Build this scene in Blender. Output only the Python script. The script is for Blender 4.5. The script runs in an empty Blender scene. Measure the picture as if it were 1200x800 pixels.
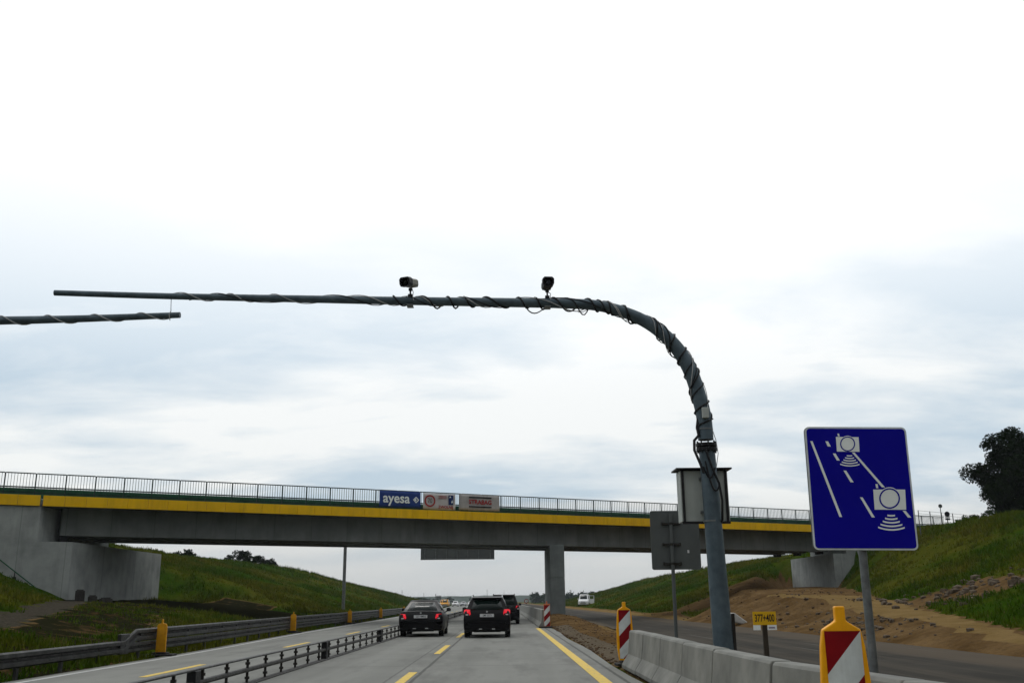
import bpy, bmesh, math, random
import numpy as np
from mathutils import Matrix, Vector
R = math.radians
random.seed(7); RNG = np.random.default_rng(11)
scene = bpy.context.scene
col = scene.collection
# ------------------------------------------------------------------ camera
EYE = 1.3
cam_d = bpy.data.cameras.new('camera'); cam = bpy.data.objects.new('camera', cam_d); col.objects.link(cam)
cam_d.sensor_width = 36; cam_d.lens = 1120/1200*36; cam_d.clip_start = .1; cam_d.clip_end = 9000
cam.matrix_world = Matrix.Translation((0,0,EYE)) @ Matrix.Rotation(-.0104,4,'Z') @ Matrix.Rotation(math.pi/2+math.atan(304/1120),4,'X') @ Matrix.Rotation(-.01,4,'Z')
scene.camera = cam
# ------------------------------------------------------------------ world: overcast sky
SUN_EL, SUN_AZ = R(52), R(-14)        # azimuth from +Y (ahead), negative = left
world = bpy.data.worlds.new('World'); scene.world = world; world.use_nodes = True
nt = world.node_tree; nt.nodes.clear()
def N(t, **k):
    n = nt.nodes.new(t)
    for a, b in k.items(): setattr(n, a, b)
    return n
L = lambda a, b: nt.links.new(a, b)
out = N('ShaderNodeOutputWorld'); bg = N('ShaderNodeBackground'); bg.inputs[1].default_value = .1; L(bg.outputs[0], out.inputs[0])
sky = N('ShaderNodeTexSky'); sky.sky_type = 'NISHITA'; sky.sun_disc = False; sky.sun_elevation = SUN_EL; sky.sun_rotation = SUN_AZ
tc = N('ShaderNodeTexCoord'); sep = N('ShaderNodeSeparateXYZ'); L(tc.outputs['Generated'], sep.inputs[0])
def math_(op, a, b=None, c=None, clamp=False):
    n = N('ShaderNodeMath', operation=op); n.use_clamp = clamp
    for i, v in enumerate((a, b, c)):
        if v is None: continue
        if isinstance(v, (int, float)): n.inputs[i].default_value = v
        else: L(v, n.inputs[i])
    return n.outputs[0]
zz = math_('MAXIMUM', sep.outputs[2], 0.0)
den = math_('ADD', zz, .20)
px = math_('DIVIDE', sep.outputs[0], den); py = math_('DIVIDE', sep.outputs[1], den)
cmb = N('ShaderNodeCombineXYZ'); L(px, cmb.inputs[0]); L(py, cmb.inputs[1])
def cloudnoise(scale, detail, rough, off):
    mp = N('ShaderNodeMapping'); L(cmb.outputs[0], mp.inputs[0]); mp.inputs['Location'].default_value = off
    mp.inputs['Scale'].default_value = (.75, 1.25, 1)
    n = N('ShaderNodeTexNoise'); n.inputs['Scale'].default_value = scale; n.inputs['Detail'].default_value = detail; n.inputs['Roughness'].default_value = rough
    n.inputs['Distortion'].default_value = .35
    L(mp.outputs[0], n.inputs['Vector']); return n.outputs['Fac']
n1 = cloudnoise(1.05, 7, .52, (3.1, 1.2, 0)); n2 = cloudnoise(3.4, 6, .55, (8, 4, 2))
cn = math_('ADD', math_('MULTIPLY', n1, .75), math_('MULTIPLY', n2, .25))
ramp = N('ShaderNodeValToRGB'); L(cn, ramp.inputs[0])
ramp.color_ramp.elements[0].position = .42; ramp.color_ramp.elements[0].color = (.565,.69,.795,1)
ramp.color_ramp.elements[1].position = .57; ramp.color_ramp.elements[1].color = (.97,1.0,1.0,1)
# brightness by elevation (thin cloud high up, thicker air low down)
er = N('ShaderNodeValToRGB'); L(zz, er.inputs[0])
cr = er.color_ramp; cr.elements[0].position = 0; cr.elements[0].color = (.80,.77,.745,1)
cr.elements[1].position = .10; cr.elements[1].color = (.93,.92,.91,1)
for p, c in ((.22,(1.0,.99,.985,1)),(.33,(1.13,1.12,1.11,1)),(.45,(1.25,1.25,1.25,1)),(.62,(1.1,1.1,1.1,1)),(1.0,(.95,.95,.95,1))):
    e = cr.elements.new(p); e.color = c
mul = N('ShaderNodeMix', data_type='RGBA', blend_type='MULTIPLY'); mul.inputs[0].default_value = 1
L(ramp.outputs[0], mul.inputs[6]); L(er.outputs[0], mul.inputs[7])
lf = N('ShaderNodeMapRange'); L(zz, lf.inputs[0]); lf.inputs[1].default_value = .015; lf.inputs[2].default_value = .11
low = N('ShaderNodeMix', data_type='RGBA'); L(lf.outputs[0], low.inputs[0]); low.inputs[6].default_value = (.60,.625,.635,1); L(mul.outputs[2], low.inputs[7])
# high sky: cloud pattern washes out towards white
wf = N('ShaderNodeMapRange'); L(zz, wf.inputs[0]); wf.inputs[1].default_value = .20; wf.inputs[2].default_value = .40
wash = N('ShaderNodeMix', data_type='RGBA'); L(wf.outputs[0], wash.inputs[0]); L(low.outputs[2], wash.inputs[6]); wash.inputs[7].default_value = (1.06,1.08,1.09,1)
# overcast is brighter on the sun's side (ahead) than behind
vd = N('ShaderNodeVectorMath', operation='DOT_PRODUCT'); L(tc.outputs['Generated'], vd.inputs[0])
vd.inputs[1].default_value = (math.sin(SUN_AZ)*math.cos(SUN_EL), math.cos(SUN_AZ)*math.cos(SUN_EL), math.sin(SUN_EL))
sf = N('ShaderNodeMapRange'); L(vd.outputs['Value'], sf.inputs[0]); sf.inputs[1].default_value = -.4; sf.inputs[2].default_value = .55; sf.inputs[3].default_value = .25; sf.inputs[4].default_value = 1.0
sc_ = N('ShaderNodeVectorMath', operation='SCALE'); L(wash.outputs[2], sc_.inputs[0]); L(math_('MULTIPLY', sf.outputs[0], 10.0), sc_.inputs[3])
mx = N('ShaderNodeMix', data_type='RGBA'); mx.inputs[0].default_value = .04; L(sc_.outputs[0], mx.inputs[6]); L(sky.outputs[0], mx.inputs[7])
L(mx.outputs[2], bg.inputs[0])
sun_d = bpy.data.lights.new('sun', 'SUN'); sun_d.energy = .5; sun_d.angle = R(18); sun_d.color = (1,.97,.92)
sun = bpy.data.objects.new('sun', sun_d); col.objects.link(sun)
sun.rotation_euler = (-(math.pi/2-SUN_EL), 0, -SUN_AZ)
sun.rotation_euler = Vector((-math.sin(SUN_AZ)*math.cos(SUN_EL), -math.cos(SUN_AZ)*math.cos(SUN_EL), -math.sin(SUN_EL))).to_track_quat('-Z','Y').to_euler()
vs = scene.view_settings; vs.view_transform = 'Standard'; vs.look = 'None'; vs.exposure = 0; vs.gamma = 1; vs.use_curve_mapping = False
scene.cycles.max_bounces = 6; scene.cycles.volume_bounces = 0; scene.cycles.transparent_max_bounces = 12
scene.cycles.use_denoising = True

# ------------------------------------------------------------------ materials
def new_mat(name):
    m = bpy.data.materials.new(name); m.use_nodes = True; m.node_tree.nodes.clear(); return m
class G:
    """tiny node-graph helper"""
    def __init__(s, m): s.t = m.node_tree
    def n(s, t, **k):
        x = s.t.nodes.new(t)
        for a, b in k.items(): setattr(x, a, b)
        return x
    def l(s, a, b): s.t.links.new(a, b)
    def set(s, sock, v):
        if hasattr(v, 'is_output') or isinstance(v, bpy.types.NodeSocket): s.l(v, sock)
        else: sock.default_value = v
    def m(s, op, a, b=0.0, clamp=False):
        x = s.n('ShaderNodeMath', operation=op); x.use_clamp = clamp; s.set(x.inputs[0], a); s.set(x.inputs[1], b); return x.outputs[0]
    def noise(s, vec, scale, detail=4, rough=.55, stretch=None):
        if stretch:
            mp = s.n('ShaderNodeMapping'); s.l(vec, mp.inputs[0]); mp.inputs['Scale'].default_value = stretch; vec = mp.outputs[0]
        x = s.n('ShaderNodeTexNoise'); s.l(vec, x.inputs['Vector']); x.inputs['Scale'].default_value = scale; x.inputs['Detail'].default_value = detail; x.inputs['Roughness'].default_value = rough
        return x.outputs['Fac']
    def rng(s, v, a, b, c=0.0, d=1.0):
        x = s.n('ShaderNodeMapRange'); s.l(v, x.inputs[0])
        for i, q in enumerate((a, b, c, d)): x.inputs[i+1].default_value = q
        return x.outputs[0]
    def mix(s, f, a, b, mode='MIX'):
        x = s.n('ShaderNodeMix', data_type='RGBA', blend_type=mode); s.set(x.inputs[0], f); s.set(x.inputs[6], a); s.set(x.inputs[7], b); return x.outputs[2]
    def out(s, colr, rough=.8, bump=None, bstr=.3, bdist=.02, metal=0.0, spec=.5, coat=0.0, emis=None, estr=0):
        p = s.n('ShaderNodeBsdfPrincipled'); s.set(p.inputs['Base Color'], colr); s.set(p.inputs['Roughness'], rough); s.set(p.inputs['Metallic'], metal)
        p.inputs['Specular IOR Level'].default_value = spec; p.inputs['Coat Weight'].default_value = coat; p.inputs['Coat Roughness'].default_value = .04
        if emis: p.inputs['Emission Color'].default_value = emis; p.inputs['Emission Strength'].default_value = estr
        if bump is not None:
            b = s.n('ShaderNodeBump'); b.inputs['Strength'].default_value = bstr; b.inputs['Distance'].default_value = bdist; s.l(bump, b.inputs['Height']); s.l(b.outputs[0], p.inputs['Normal'])
        o = s.n('ShaderNodeOutputMaterial'); s.l(p.outputs[0], o.inputs[0]); return p
def c4(c): return (c[0], c[1], c[2], 1)
def pm(name, c1, c2=None, scale=6, rough=.7, bump=.2, metal=0., spec=.2, coat=0., streak=None, bdist=.01, lo=.35, hi=.65, world=False, panel=0):
    """two-tone weathered surface; streak = vertical run-off staining strength"""
    m = new_mat(name); g = G(m); c2 = c2 or tuple(x*.72 for x in c1)
    v = g.n('ShaderNodeNewGeometry').outputs['Position'] if world else g.n('ShaderNodeTexCoord').outputs['Object']
    a = g.noise(v, scale, 6, .6); f = g.rng(a, lo, hi)
    c = g.mix(f, c4(c2), c4(c1))
    if panel:
        sx_ = g.n('ShaderNodeSeparateXYZ'); g.l(g.n('ShaderNodeTexCoord').outputs['Object'], sx_.inputs[0]); q_ = g.m('ABSOLUTE', g.m('SUBTRACT', g.m('FRACT', g.m('DIVIDE', sx_.outputs[0], panel)), .5)); c = g.mix(g.m('MULTIPLY', g.rng(q_, .004, .014, 1, 0), .5), c, c4(tuple(x*.4 for x in c1)))
    if streak:
        st = g.noise(v, 1.0, 5, .6, (streak[1], streak[1], .35)); sf = g.rng(st, .48, .75, 0, streak[0])
        c = g.mix(sf, c, c4(tuple(x*.45 for x in c1)))
    r = g.rng(g.noise(v, scale*3, 3), .3, .7, max(.02, rough-.1), min(1, rough+.1))
    g.out(c, r, g.noise(v, scale*8, 5), bump, bdist, metal, spec, coat); return m
M = {}
M['cable_dark'] = pm('cable_dark', (.015,.016,.018), rough=.5)
M['cable_light'] = pm('cable_light', (.45,.46,.47), rough=.5)
M['black_plastic'] = pm('black_plastic', (.016,.016,.018), rough=.5)
M['rubber'] = pm('rubber', (.02,.02,.021), (.035,.033,.03), rough=.85)
M['tyre'] = pm('tyre', (.012,.012,.013), rough=.9)
M['gantry_steel'] = pm('gantry_steel', (.10,.135,.16), (.065,.09,.108), 5, .5, .12, .35, streak=(.35, 9))
M['galvanised'] = pm('galvanised', (.20,.215,.22), (.11,.12,.125), 9, .45, .1, .55, streak=(.4, 8))
M['guard_steel'] = pm('guard_steel', (.055,.057,.055), (.022,.022,.021), 3, .5, .1, .3, streak=(.6, 6))
M['rusty_steel'] = pm('rusty_steel', (.045,.044,.042), (.025,.022,.018), 4, .6, .2, .4)
M['sign_back'] = pm('sign_back', (.10,.112,.112), (.085,.094,.094), 1.5, .6, .04, .2, streak=(.15, 5))
M['sign_blue'] = pm('sign_blue', (.004,.003,.30), (.003,.002,.25), 1.2, .5, .02, spec=.08)
M['sign_white'] = pm('sign_white', (.82,.87,.86), (.74,.79,.78), 3, .5, .02)
M['sign_grey_edge'] = pm('sign_grey_edge', (.72,.78,.79), rough=.45)
M['amber_plastic'] = pm('amber_plastic', (.92,.42,.004), (.76,.32,.004), 5, .45, .06, streak=(.2, 14))
M['old_amber'] = pm('old_amber', (.62,.30,.006), (.48,.21,.006), 5, .6, .08, streak=(.3, 12))
M['orange_plastic'] = pm('orange_plastic', (.62,.19,.07), (.5,.14,.05), 5, .5, .06)
M['board_red'] = pm('board_red', (.23,.002,.006), (.18,.002,.006), 6, .4, .04, streak=(.25, 10))
M['board_white'] = pm('board_white', (.66,.71,.71), (.5,.53,.52), 5, .4, .04, streak=(.35, 12))
M['km_yellow'] = pm('km_yellow', (.72,.42,.012), (.62,.36,.012), 5, .5, .03)
M['ink'] = pm('ink', (.014,.014,.02), rough=.6)
M['ink_red'] = pm('ink_red', (.36,.02,.02), rough=.6)
M['ink_purple'] = pm('ink_purple', (.18,.10,.22), rough=.6)
M['old_wood'] = pm('old_wood', (.055,.045,.033), (.028,.022,.016), 3, .85, .5, streak=(.5, 40))
M['cabinet'] = pm('cabinet', (.40,.43,.41), (.33,.36,.34), 2, .5, .04, streak=(.3, 8))
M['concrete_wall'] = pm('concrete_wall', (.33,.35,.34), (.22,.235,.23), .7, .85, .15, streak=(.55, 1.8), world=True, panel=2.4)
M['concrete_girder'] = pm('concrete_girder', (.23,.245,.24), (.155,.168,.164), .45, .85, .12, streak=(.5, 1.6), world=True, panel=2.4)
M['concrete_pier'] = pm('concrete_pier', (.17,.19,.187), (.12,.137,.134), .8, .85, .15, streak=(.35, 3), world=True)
M['barrier_concrete'] = pm('barrier_concrete', (.245,.247,.225), (.155,.158,.145), 1.6, .85, .35, streak=(.45, 2.2))
M['cornice_yellow'] = pm('cornice_yellow', (.84,.50,.0), (.72,.41,.0), .5, .5, .05, streak=(.42, 2.2), world=True)
M['green_steel'] = pm('green_steel', (.012,.085,.04), (.008,.06,.028), 2, .5, .05)
M['railing_steel'] = pm('railing_steel', (.018,.045,.038), rough=.5)
M['banner_blue'] = pm('banner_blue', (.012,.045,.21), (.01,.035,.17), 2, .5, .05)
M['banner_white'] = pm('banner_white', (.52,.50,.49), (.42,.40,.395), 2, .6, .08)
M['banner_grey'] = pm('banner_grey', (.40,.385,.37), (.31,.30,.29), 3, .6, .08, streak=(.4, 5))
M['navy'] = pm('navy', (.01,.03,.13), rough=.6)
M['white_tarp'] = pm('white_tarp', (.5,.5,.48), (.3,.29,.26), 2.5, .7, .4)
M['bark'] = pm('bark', (.035,.028,.02), (.015,.012,.009), 8, .9, .5)
M['rock'] = pm('rock', (.125,.098,.068), (.058,.042,.028), 3, .9, .5)
M['clod'] = pm('clod', (.105,.064,.031), (.052,.031,.015), 3, .95, .5)
M['mark_yellow'] = None
def car_paint(name, c, rough=.3):
    m = new_mat(name); g = G(m); v = g.n('ShaderNodeTexCoord').outputs['Object']
    dust = g.rng(g.noise(v, 3, 4), .4, .8, 0, .08)
    sepz = g.n('ShaderNodeSeparateXYZ'); g.l(v, sepz.inputs[0])
    low = g.rng(sepz.outputs[2], .45, .15, 0, .25); d = g.m('MAXIMUM', dust, low)
    g.out(g.mix(g.m('MULTIPLY', d, .5), c4(c), (.03,.027,.024,1)), g.m('ADD', g.m('MULTIPLY', d, .5), rough), spec=.12, coat=.03); return m
M['paint_black'] = car_paint('paint_black', (.004,.004,.005))
M['paint_white'] = car_paint('paint_white', (.75,.76,.77))
M['paint_silver'] = car_paint('paint_silver', (.42,.44,.46))
M['paint_yellow'] = car_paint('paint_yellow', (.68,.31,.01))
def flat(name, c, rough=.5, metal=0., spec=.5, **k):
    m = new_mat(name); g = G(m); v = g.n('ShaderNodeTexCoord').outputs['Object']
    g.out(g.mix(g.noise(v, 12, 3), c4(tuple(x*.85 for x in c)), c4(c)), rough, metal=metal, spec=spec, **k); return m
M['car_glass'] = flat('car_glass', (.006,.013,.011), .12, spec=.22)
M['head_glass'] = flat('head_glass', (.5,.52,.55), .08)
M['tail_red'] = flat('tail_red', (.40,.012,.022), .15, emis=(1,.02,.04,1), estr=.55)
M['tail_dim'] = flat('tail_dim', (.30,.010,.02), .15, emis=(1,.02,.04,1), estr=.05)
M['lamp_clear'] = flat('lamp_clear', (.8,.72,.72), .15)
M['chrome'] = flat('chrome', (.7,.72,.73), .18, metal=.9)
M['plate'] = flat('plate', (.62,.63,.64), .4)
M['alloy'] = flat('alloy', (.3,.31,.32), .35, metal=.7)
M['camera_beige'] = flat('camera_beige', (.16,.155,.12), .5)
M['lens_glass'] = flat('lens_glass', (.01,.01,.015), .05)
M['seat'] = flat('seat', (.03,.03,.032), .9)
def foliage(name, c1, c2):
    m = new_mat(name); g = G(m); v = g.n('ShaderNodeNewGeometry').outputs['Position']
    f = g.rng(g.noise(v, 1.6, 4), .35, .65); g.out(g.mix(f, c4(c1), c4(c2)), .95, spec=.0); return m
M['leaf_dark'] = foliage('leaf_dark', (.005,.011,.004), (.012,.024,.007))
M['leaf_mid'] = foliage('leaf_mid', (.016,.032,.012), (.034,.058,.018))
M['leaf_far'] = foliage('leaf_far', (.016,.036,.022), (.028,.055,.03))
m = new_mat('grass_blades'); g = G(m); v = g.n('ShaderNodeNewGeometry').outputs['Position']
f = g.rng(g.noise(v, .14, 6, .6, (1,.55,1)), .43, .57); f2 = g.rng(g.noise(v, .9, 5, .65), .42, .66)
c = g.mix(f, (.038,.080,.004,1), (.104,.104,.010,1)); c = g.mix(g.m('MULTIPLY', f2, .5), c, (.034,.080,.004,1)); c = g.mix(g.m('MULTIPLY', g.rng(g.noise(v, 7, 3), .60, .66), .55), c, (.17,.14,.06,1))
g.out(c, 1., spec=.0); M['grass_blades'] = m

# road concrete
m = new_mat('road_concrete'); g = G(m); v = g.n('ShaderNodeNewGeometry').outputs['Position']; sp = g.n('ShaderNodeSeparateXYZ'); g.l(v, sp.inputs[0])
a = g.rng(g.noise(v, .35, 6, .6), .35, .65); c = g.mix(a, (.172,.176,.160,1), (.212,.215,.197,1))
st = g.rng(g.noise(v, 1.0, 6, .6, (2.2, .05, 1)), .42, .68); c = g.mix(g.m('MULTIPLY', st, .35), c, (.235,.238,.222,1))
dk = g.rng(g.noise(v, 1.0, 5, .65, (.9, .14, 1)), .50, .66); c = g.mix(g.m('MULTIPLY', dk, .55), c, (.075,.076,.07,1))
fine = g.rng(g.noise(v, 30, 4, .7), .3, .7); c = g.mix(g.m('MULTIPLY', fine, .28), c, (.12,.122,.113,1))
def joint(val, period, off, width):
    q = g.m('ABSOLUTE', g.m('SUBTRACT', g.m('FRACT', g.m('DIVIDE', g.m('ADD', val, off), period)), .5)); return g.rng(q, width/period*.5, width/period, 1, 0)
for xc in (-3.75, -2.35, -.85, .75, -8.2, -6.2):
    tr = g.rng(g.m('ABSOLUTE', g.m('SUBTRACT', g.m('ADD', sp.outputs[0], g.m('MULTIPLY', g.noise(v, .12, 3), .5)), xc+.25)), .12, .42, 1, 0)
    c = g.mix(g.m('MULTIPLY', tr, g.m('MULTIPLY', g.rng(g.noise(v, 1.0, 5, .6, (1.2, .10, 1)), .35, .65), .34)), c, (.085,.087,.080,1))
wob = g.m('MULTIPLY', g.noise(v, 1.5, 4), .05)
jy = joint(g.m('ADD', sp.outputs[1], wob), 5.0, 1.2, .05)
jx = joint(g.m('ADD', sp.outputs[0], wob), 3.62, 1.57+1.81, .045)
j = g.m('MAXIMUM', g.m('MULTIPLY', jy, .42), g.m('MULTIPLY', jx, .75)); c = g.mix(j, c, (.05,.05,.046,1))
jx2 = joint(g.m('ADD', sp.outputs[0], wob), 50, 2.02+25, .03); c = g.mix(g.m('MULTIPLY', jx2, .55), c, (.06,.06,.055,1))
g.out(c, .88, g.noise(v, 60, 4), .25, .01, spec=.18); M['road'] = m
# unfinished asphalt
m = new_mat('new_asphalt'); g = G(m); v = g.n('ShaderNodeNewGeometry').outputs['Position']; sp = g.n('ShaderNodeSeparateXYZ'); g.l(v, sp.inputs[0])
a = g.rng(g.noise(v, .5, 6, .6), .35, .65); c = g.mix(a, (.026,.024,.020,1), (.042,.038,.031,1))
st = g.rng(g.noise(v, 1.0, 6, .65, (1.6, .045, 1)), .47, .68); c = g.mix(g.m('MULTIPLY', st, .6), c, (.078,.066,.050,1))
side = g.m('MULTIPLY', g.rng(g.m('ADD', sp.outputs[0], g.m('MULTIPLY', g.noise(v, .3, 4), 1.2)), 9.9, 10.4), .7)
c = g.mix(side, c, (.085,.067,.047,1))
side2 = g.m('MULTIPLY', g.rng(g.m('SUBTRACT', sp.outputs[0], g.m('MULTIPLY', g.noise(v, .3, 4), 1.6)), 5.2, 4.4), .7)
c = g.mix(side2, c, (.14,.11,.075,1))
thin = g.rng(g.noise(v, 1.0, 3, .5, (5, .05, 1)), .66, .70); c = g.mix(g.m('MULTIPLY', thin, .45), c, (.22,.21,.19,1))
g.out(c, .95, g.noise(v, 40, 4), .3, .01, spec=.06); M['asphalt'] = m
# paint
m = new_mat('yellow_paint'); g = G(m); v = g.n('ShaderNodeNewGeometry').outputs['Position']
w = g.rng(g.noise(v, 9, 6, .7), .54, .66); d = g.rng(g.noise(v, .6, 4), .3, .7, 0, .3)
c = g.mix(d, (.62,.41,.004,1), (.50,.35,.02,1)); c = g.mix(w, c, (.17,.165,.14,1)); g.out(c, .6, g.noise(v, 50, 3), .2); M['mark_yellow'] = m
m = new_mat('white_paint'); g = G(m); v = g.n('ShaderNodeNewGeometry').outputs['Position']
w = g.rng(g.noise(v, 6, 6, .7), .52, .66); g.out(g.mix(w, (.42,.43,.42,1), (.17,.17,.16,1)), .6); M['mark_white'] = m
# terrain: grass with dirt / gravel zones (bare soil, plus bridge shade painted dark)
m = new_mat('ground_cover'); g = G(m); v = g.n('ShaderNodeNewGeometry').outputs['Position']
def attr(n): x = g.n('ShaderNodeAttribute'); x.attribute_name = n; return x.outputs['Fac']
f = g.rng(g.noise(v, .14, 6, .6, (1,.55,1)), .43, .57); grass = g.mix(f, (.029,.062,.003,1), (.080,.080,.008,1))
grass = g.mix(g.m('MULTIPLY', g.rng(g.noise(v, .9, 5, .65), .42, .66), .5), grass, (.026,.052,.004,1))
grass = g.mix(g.m('MULTIPLY', g.rng(g.noise(v, .5, 6, .7, (1,.35,1)), .60, .72), .5), grass, (.075,.060,.024,1))
grass = g.mix(g.m('MULTIPLY', g.rng(g.noise(v, 7, 4, .7), .35, .7), .35), grass, (.010,.022,.004,1))
fd = g.rng(g.noise(v, .45, 6, .65), .35, .65); dirt = g.mix(fd, (.088,.052,.021,1), (.175,.112,.052,1))
dirt = g.mix(g.m('MULTIPLY', g.rng(g.noise(v, 3.5, 6, .75), .48, .7), .6), dirt, (.045,.030,.018,1))
tan = g.mix(g.rng(g.noise(v, 1.0, 6, .6), .35, .65), (.165,.110,.042,1), (.225,.152,.064,1))
tan = g.mix(g.m('MULTIPLY', g.rng(g.noise(v, 5, 5, .7), .5, .7), .35), tan, (.11,.08,.045,1))
grav = g.mix(g.rng(g.noise(v, 9, 6, .75), .35, .65), (.034,.030,.023,1), (.074,.066,.050,1))
e = g.m('MULTIPLY', g.m('SUBTRACT', g.noise(v, .9, 6, .7), .5), .9)
def zone(n): return g.rng(g.m('ADD', attr(n), e), .42, .58)
c = g.mix(zone('dirt'), grass, dirt); c = g.mix(zone('tan'), c, tan); c = g.mix(zone('gravel'), c, grav); c = g.mix(g.m('MULTIPLY', zone('shade_dark_soil'), .97), c, (.012,.014,.006,1)); c = g.mix(g.m('MULTIPLY', zone('sand'), .85), c, g.mix(g.rng(g.noise(v, 8, 6, .75), .35, .65), (.085,.070,.050,1), (.165,.142,.108,1)))
bh = g.m('ADD', g.noise(v, 2.2, 6, .7), g.m('MULTIPLY', g.noise(v, 14, 4, .7), .3))
g.out(c, 1.0, bh, .9, .22, spec=.0); M['terrain'] = m
m = new_mat('hill_forest'); g = G(m); v = g.n('ShaderNodeNewGeometry').outputs['Position']
g.out(g.mix(g.rng(g.noise(v, .02, 5), .4, .6), (.02,.04,.024,1), (.04,.07,.035,1)), .9, spec=.1); M['hill'] = m

# ------------------------------------------------------------------ object helpers
def tag(o, label=None, cat=None, group=None, kind=None):
    if label: o['label'] = label
    if cat: o['category'] = cat
    if group: o['group'] = group
    if kind: o['kind'] = kind
    return o
def empty(name, loc, rz=0., label=None, cat=None, group=None):
    o = bpy.data.objects.new(name, None); o.location = loc; o.rotation_euler = (0,0,rz); o.empty_display_size = .2; col.objects.link(o)
    return tag(o, label, cat, group)
class MB:
    def __init__(s): s.v = []; s.f = []; s.mi = []; s.k = 0
    def add(s, vs, fs, mi=None):
        b = len(s.v); s.v += [tuple(p) for p in vs]
        for f in fs: s.f.append([b+i for i in f]); s.mi.append(s.k if mi is None else mi)
    def box(s, a, b, mi=None, mat=None):
        x0,y0,z0 = a; x1,y1,z1 = b
        vs = [Vector(p) for p in ((x0,y0,z0),(x1,y0,z0),(x1,y1,z0),(x0,y1,z0),(x0,y0,z1),(x1,y0,z1),(x1,y1,z1),(x0,y1,z1))]
        if mat: vs = [mat @ p for p in vs]
        s.add(vs, [(0,3,2,1),(4,5,6,7),(0,1,5,4),(1,2,6,5),(2,3,7,6),(3,0,4,7)], mi)
    def prism(s, pts, vec, mi=None):
        """closed polygon (3D points) extruded by vec"""
        n = len(pts); vec = Vector(vec); P = [Vector(p) for p in pts]; nrm = Vector()
        for i in range(n):
            a, b = P[i], P[(i+1)%n]; nrm += a.cross(b)
        if nrm.dot(vec) > 0: P = P[::-1]
        s.add(P+[p+vec for p in P], [tuple(range(n)), tuple(range(2*n-1, n-1, -1))]+[(i, i+n, (i+1)%n+n, (i+1)%n) for i in range(n)], mi)
    def tube(s, pts, r, n=8, mi=None, cap=True):
        P = [Vector(p) for p in pts]; rs = r if isinstance(r, (list, tuple)) else [r]*len(P); b = len(s.v); prev = None
        for i, p in enumerate(P):
            t = (P[min(i+1, len(P)-1)]-P[max(i-1, 0)]).normalized()
            if prev is None: u = t.orthogonal().normalized()
            else:
                u = prev - t*prev.dot(t); u = u.normalized() if u.length > 1e-6 else t.orthogonal().normalized()
            prev = u; w = t.cross(u)
            for k in range(n):
                a = 2*math.pi*k/n; s.v.append(tuple(p+(u*math.cos(a)+w*math.sin(a))*rs[i]))
        k_ = s.k if mi is None else mi
        for i in range(len(P)-1):
            for k in range(n):
                s.f.append([b+i*n+k, b+i*n+(k+1)%n, b+(i+1)*n+(k+1)%n, b+(i+1)*n+k]); s.mi.append(k_)
        if cap:
            s.f.append([b+k for k in range(n)][::-1]); s.mi.append(k_)
            s.f.append([b+(len(P)-1)*n+k for k in range(n)]); s.mi.append(k_)
    def cyl(s, a, b, r, n=16, mi=None, r2=None): s.tube([a, b], [r, r if r2 is None else r2], n, mi)
    def poly(s, pts, mi=None): s.add(pts, [tuple(range(len(pts)))], mi)
    def sweep(s, prof, path, mi=None, closed=True):
        """profile (side offset, height) swept along XY path of (x,y,z)"""
        P = [Vector(p) for p in path]; n = len(prof); b = len(s.v)
        for i, p in enumerate(P):
            t = (P[min(i+1, len(P)-1)]-P[max(i-1, 0)]); t.z = 0; t.normalize(); sd = Vector((t.y, -t.x, 0))
            for (o, h) in prof: s.v.append(tuple(p+sd*o+Vector((0,0,h))))
        k_ = s.k if mi is None else mi; m_ = n if closed else n-1
        for i in range(len(P)-1):
            for k in range(m_):
                s.f.append([b+i*n+k, b+(i+1)*n+k, b+(i+1)*n+(k+1)%n, b+i*n+(k+1)%n]); s.mi.append(k_)
        if closed:
            s.f.append([b+k for k in range(n)]); s.mi.append(k_); s.f.append([b+(len(P)-1)*n+k for k in range(n)][::-1]); s.mi.append(k_)
    def text(s, string, size, mat, mi=None, bold=0.0, sx=1.0):
        cu = bpy.data.curves.new('t', 'FONT'); cu.body = string; cu.size = size; cu.align_x = 'CENTER'; cu.align_y = 'CENTER'; cu.offset = bold; cu.resolution_u = 3
        o = bpy.data.objects.new('t', cu); col.objects.link(o); bpy.context.view_layer.update()
        me = bpy.data.meshes.new_from_object(o.evaluated_get(bpy.context.evaluated_depsgraph_get()))
        s.add([mat @ Vector((p.co.x*sx, p.co.y, p.co.z)) for p in me.vertices], [tuple(p.vertices) for p in me.polygons], mi)
        bpy.data.objects.remove(o); bpy.data.curves.remove(cu); bpy.data.meshes.remove(me)
    def build(s, name, mats, parent=None, smooth=None, bevel=0., loc=None, label=None):
        me = bpy.data.meshes.new(name); me.from_pydata(s.v, [], s.f); mats = mats if isinstance(mats, (list, tuple)) else [mats]
        for m_ in mats: me.materials.append(M[m_] if isinstance(m_, str) else m_)
        if len(mats) > 1: me.polygons.foreach_set('material_index', s.mi)
        me.validate(); me.update()
        if smooth is not None:
            me.shade_smooth(); me.set_sharp_from_angle(angle=R(smooth))
        o = bpy.data.objects.new(name, me); col.objects.link(o)
        if parent: o.parent = parent
        if loc: o.location = loc
        if bevel:
            md = o.modifiers.new('bevel', 'BEVEL'); md.width = bevel; md.segments = 2; md.limit_method = 'ANGLE'; md.angle_limit = R(40)
        if label: o['label'] = label
        return o
def copy_tree(o, parent=None):
    c = o.copy(); col.objects.link(c)
    if parent: c.parent = parent
    for ch in list(o.children): copy_tree(ch, c)
    return c
FACE = Matrix.Rotation(math.pi/2, 4, 'X')      # local XY drawing -> upright, facing -Y
def itp(x, xs, ys): return np.interp(x, xs, ys)
def sstep(a, b, x): t = np.clip((x-a)/(b-a), 0, 1); return t*t*(3-2*t)

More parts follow.
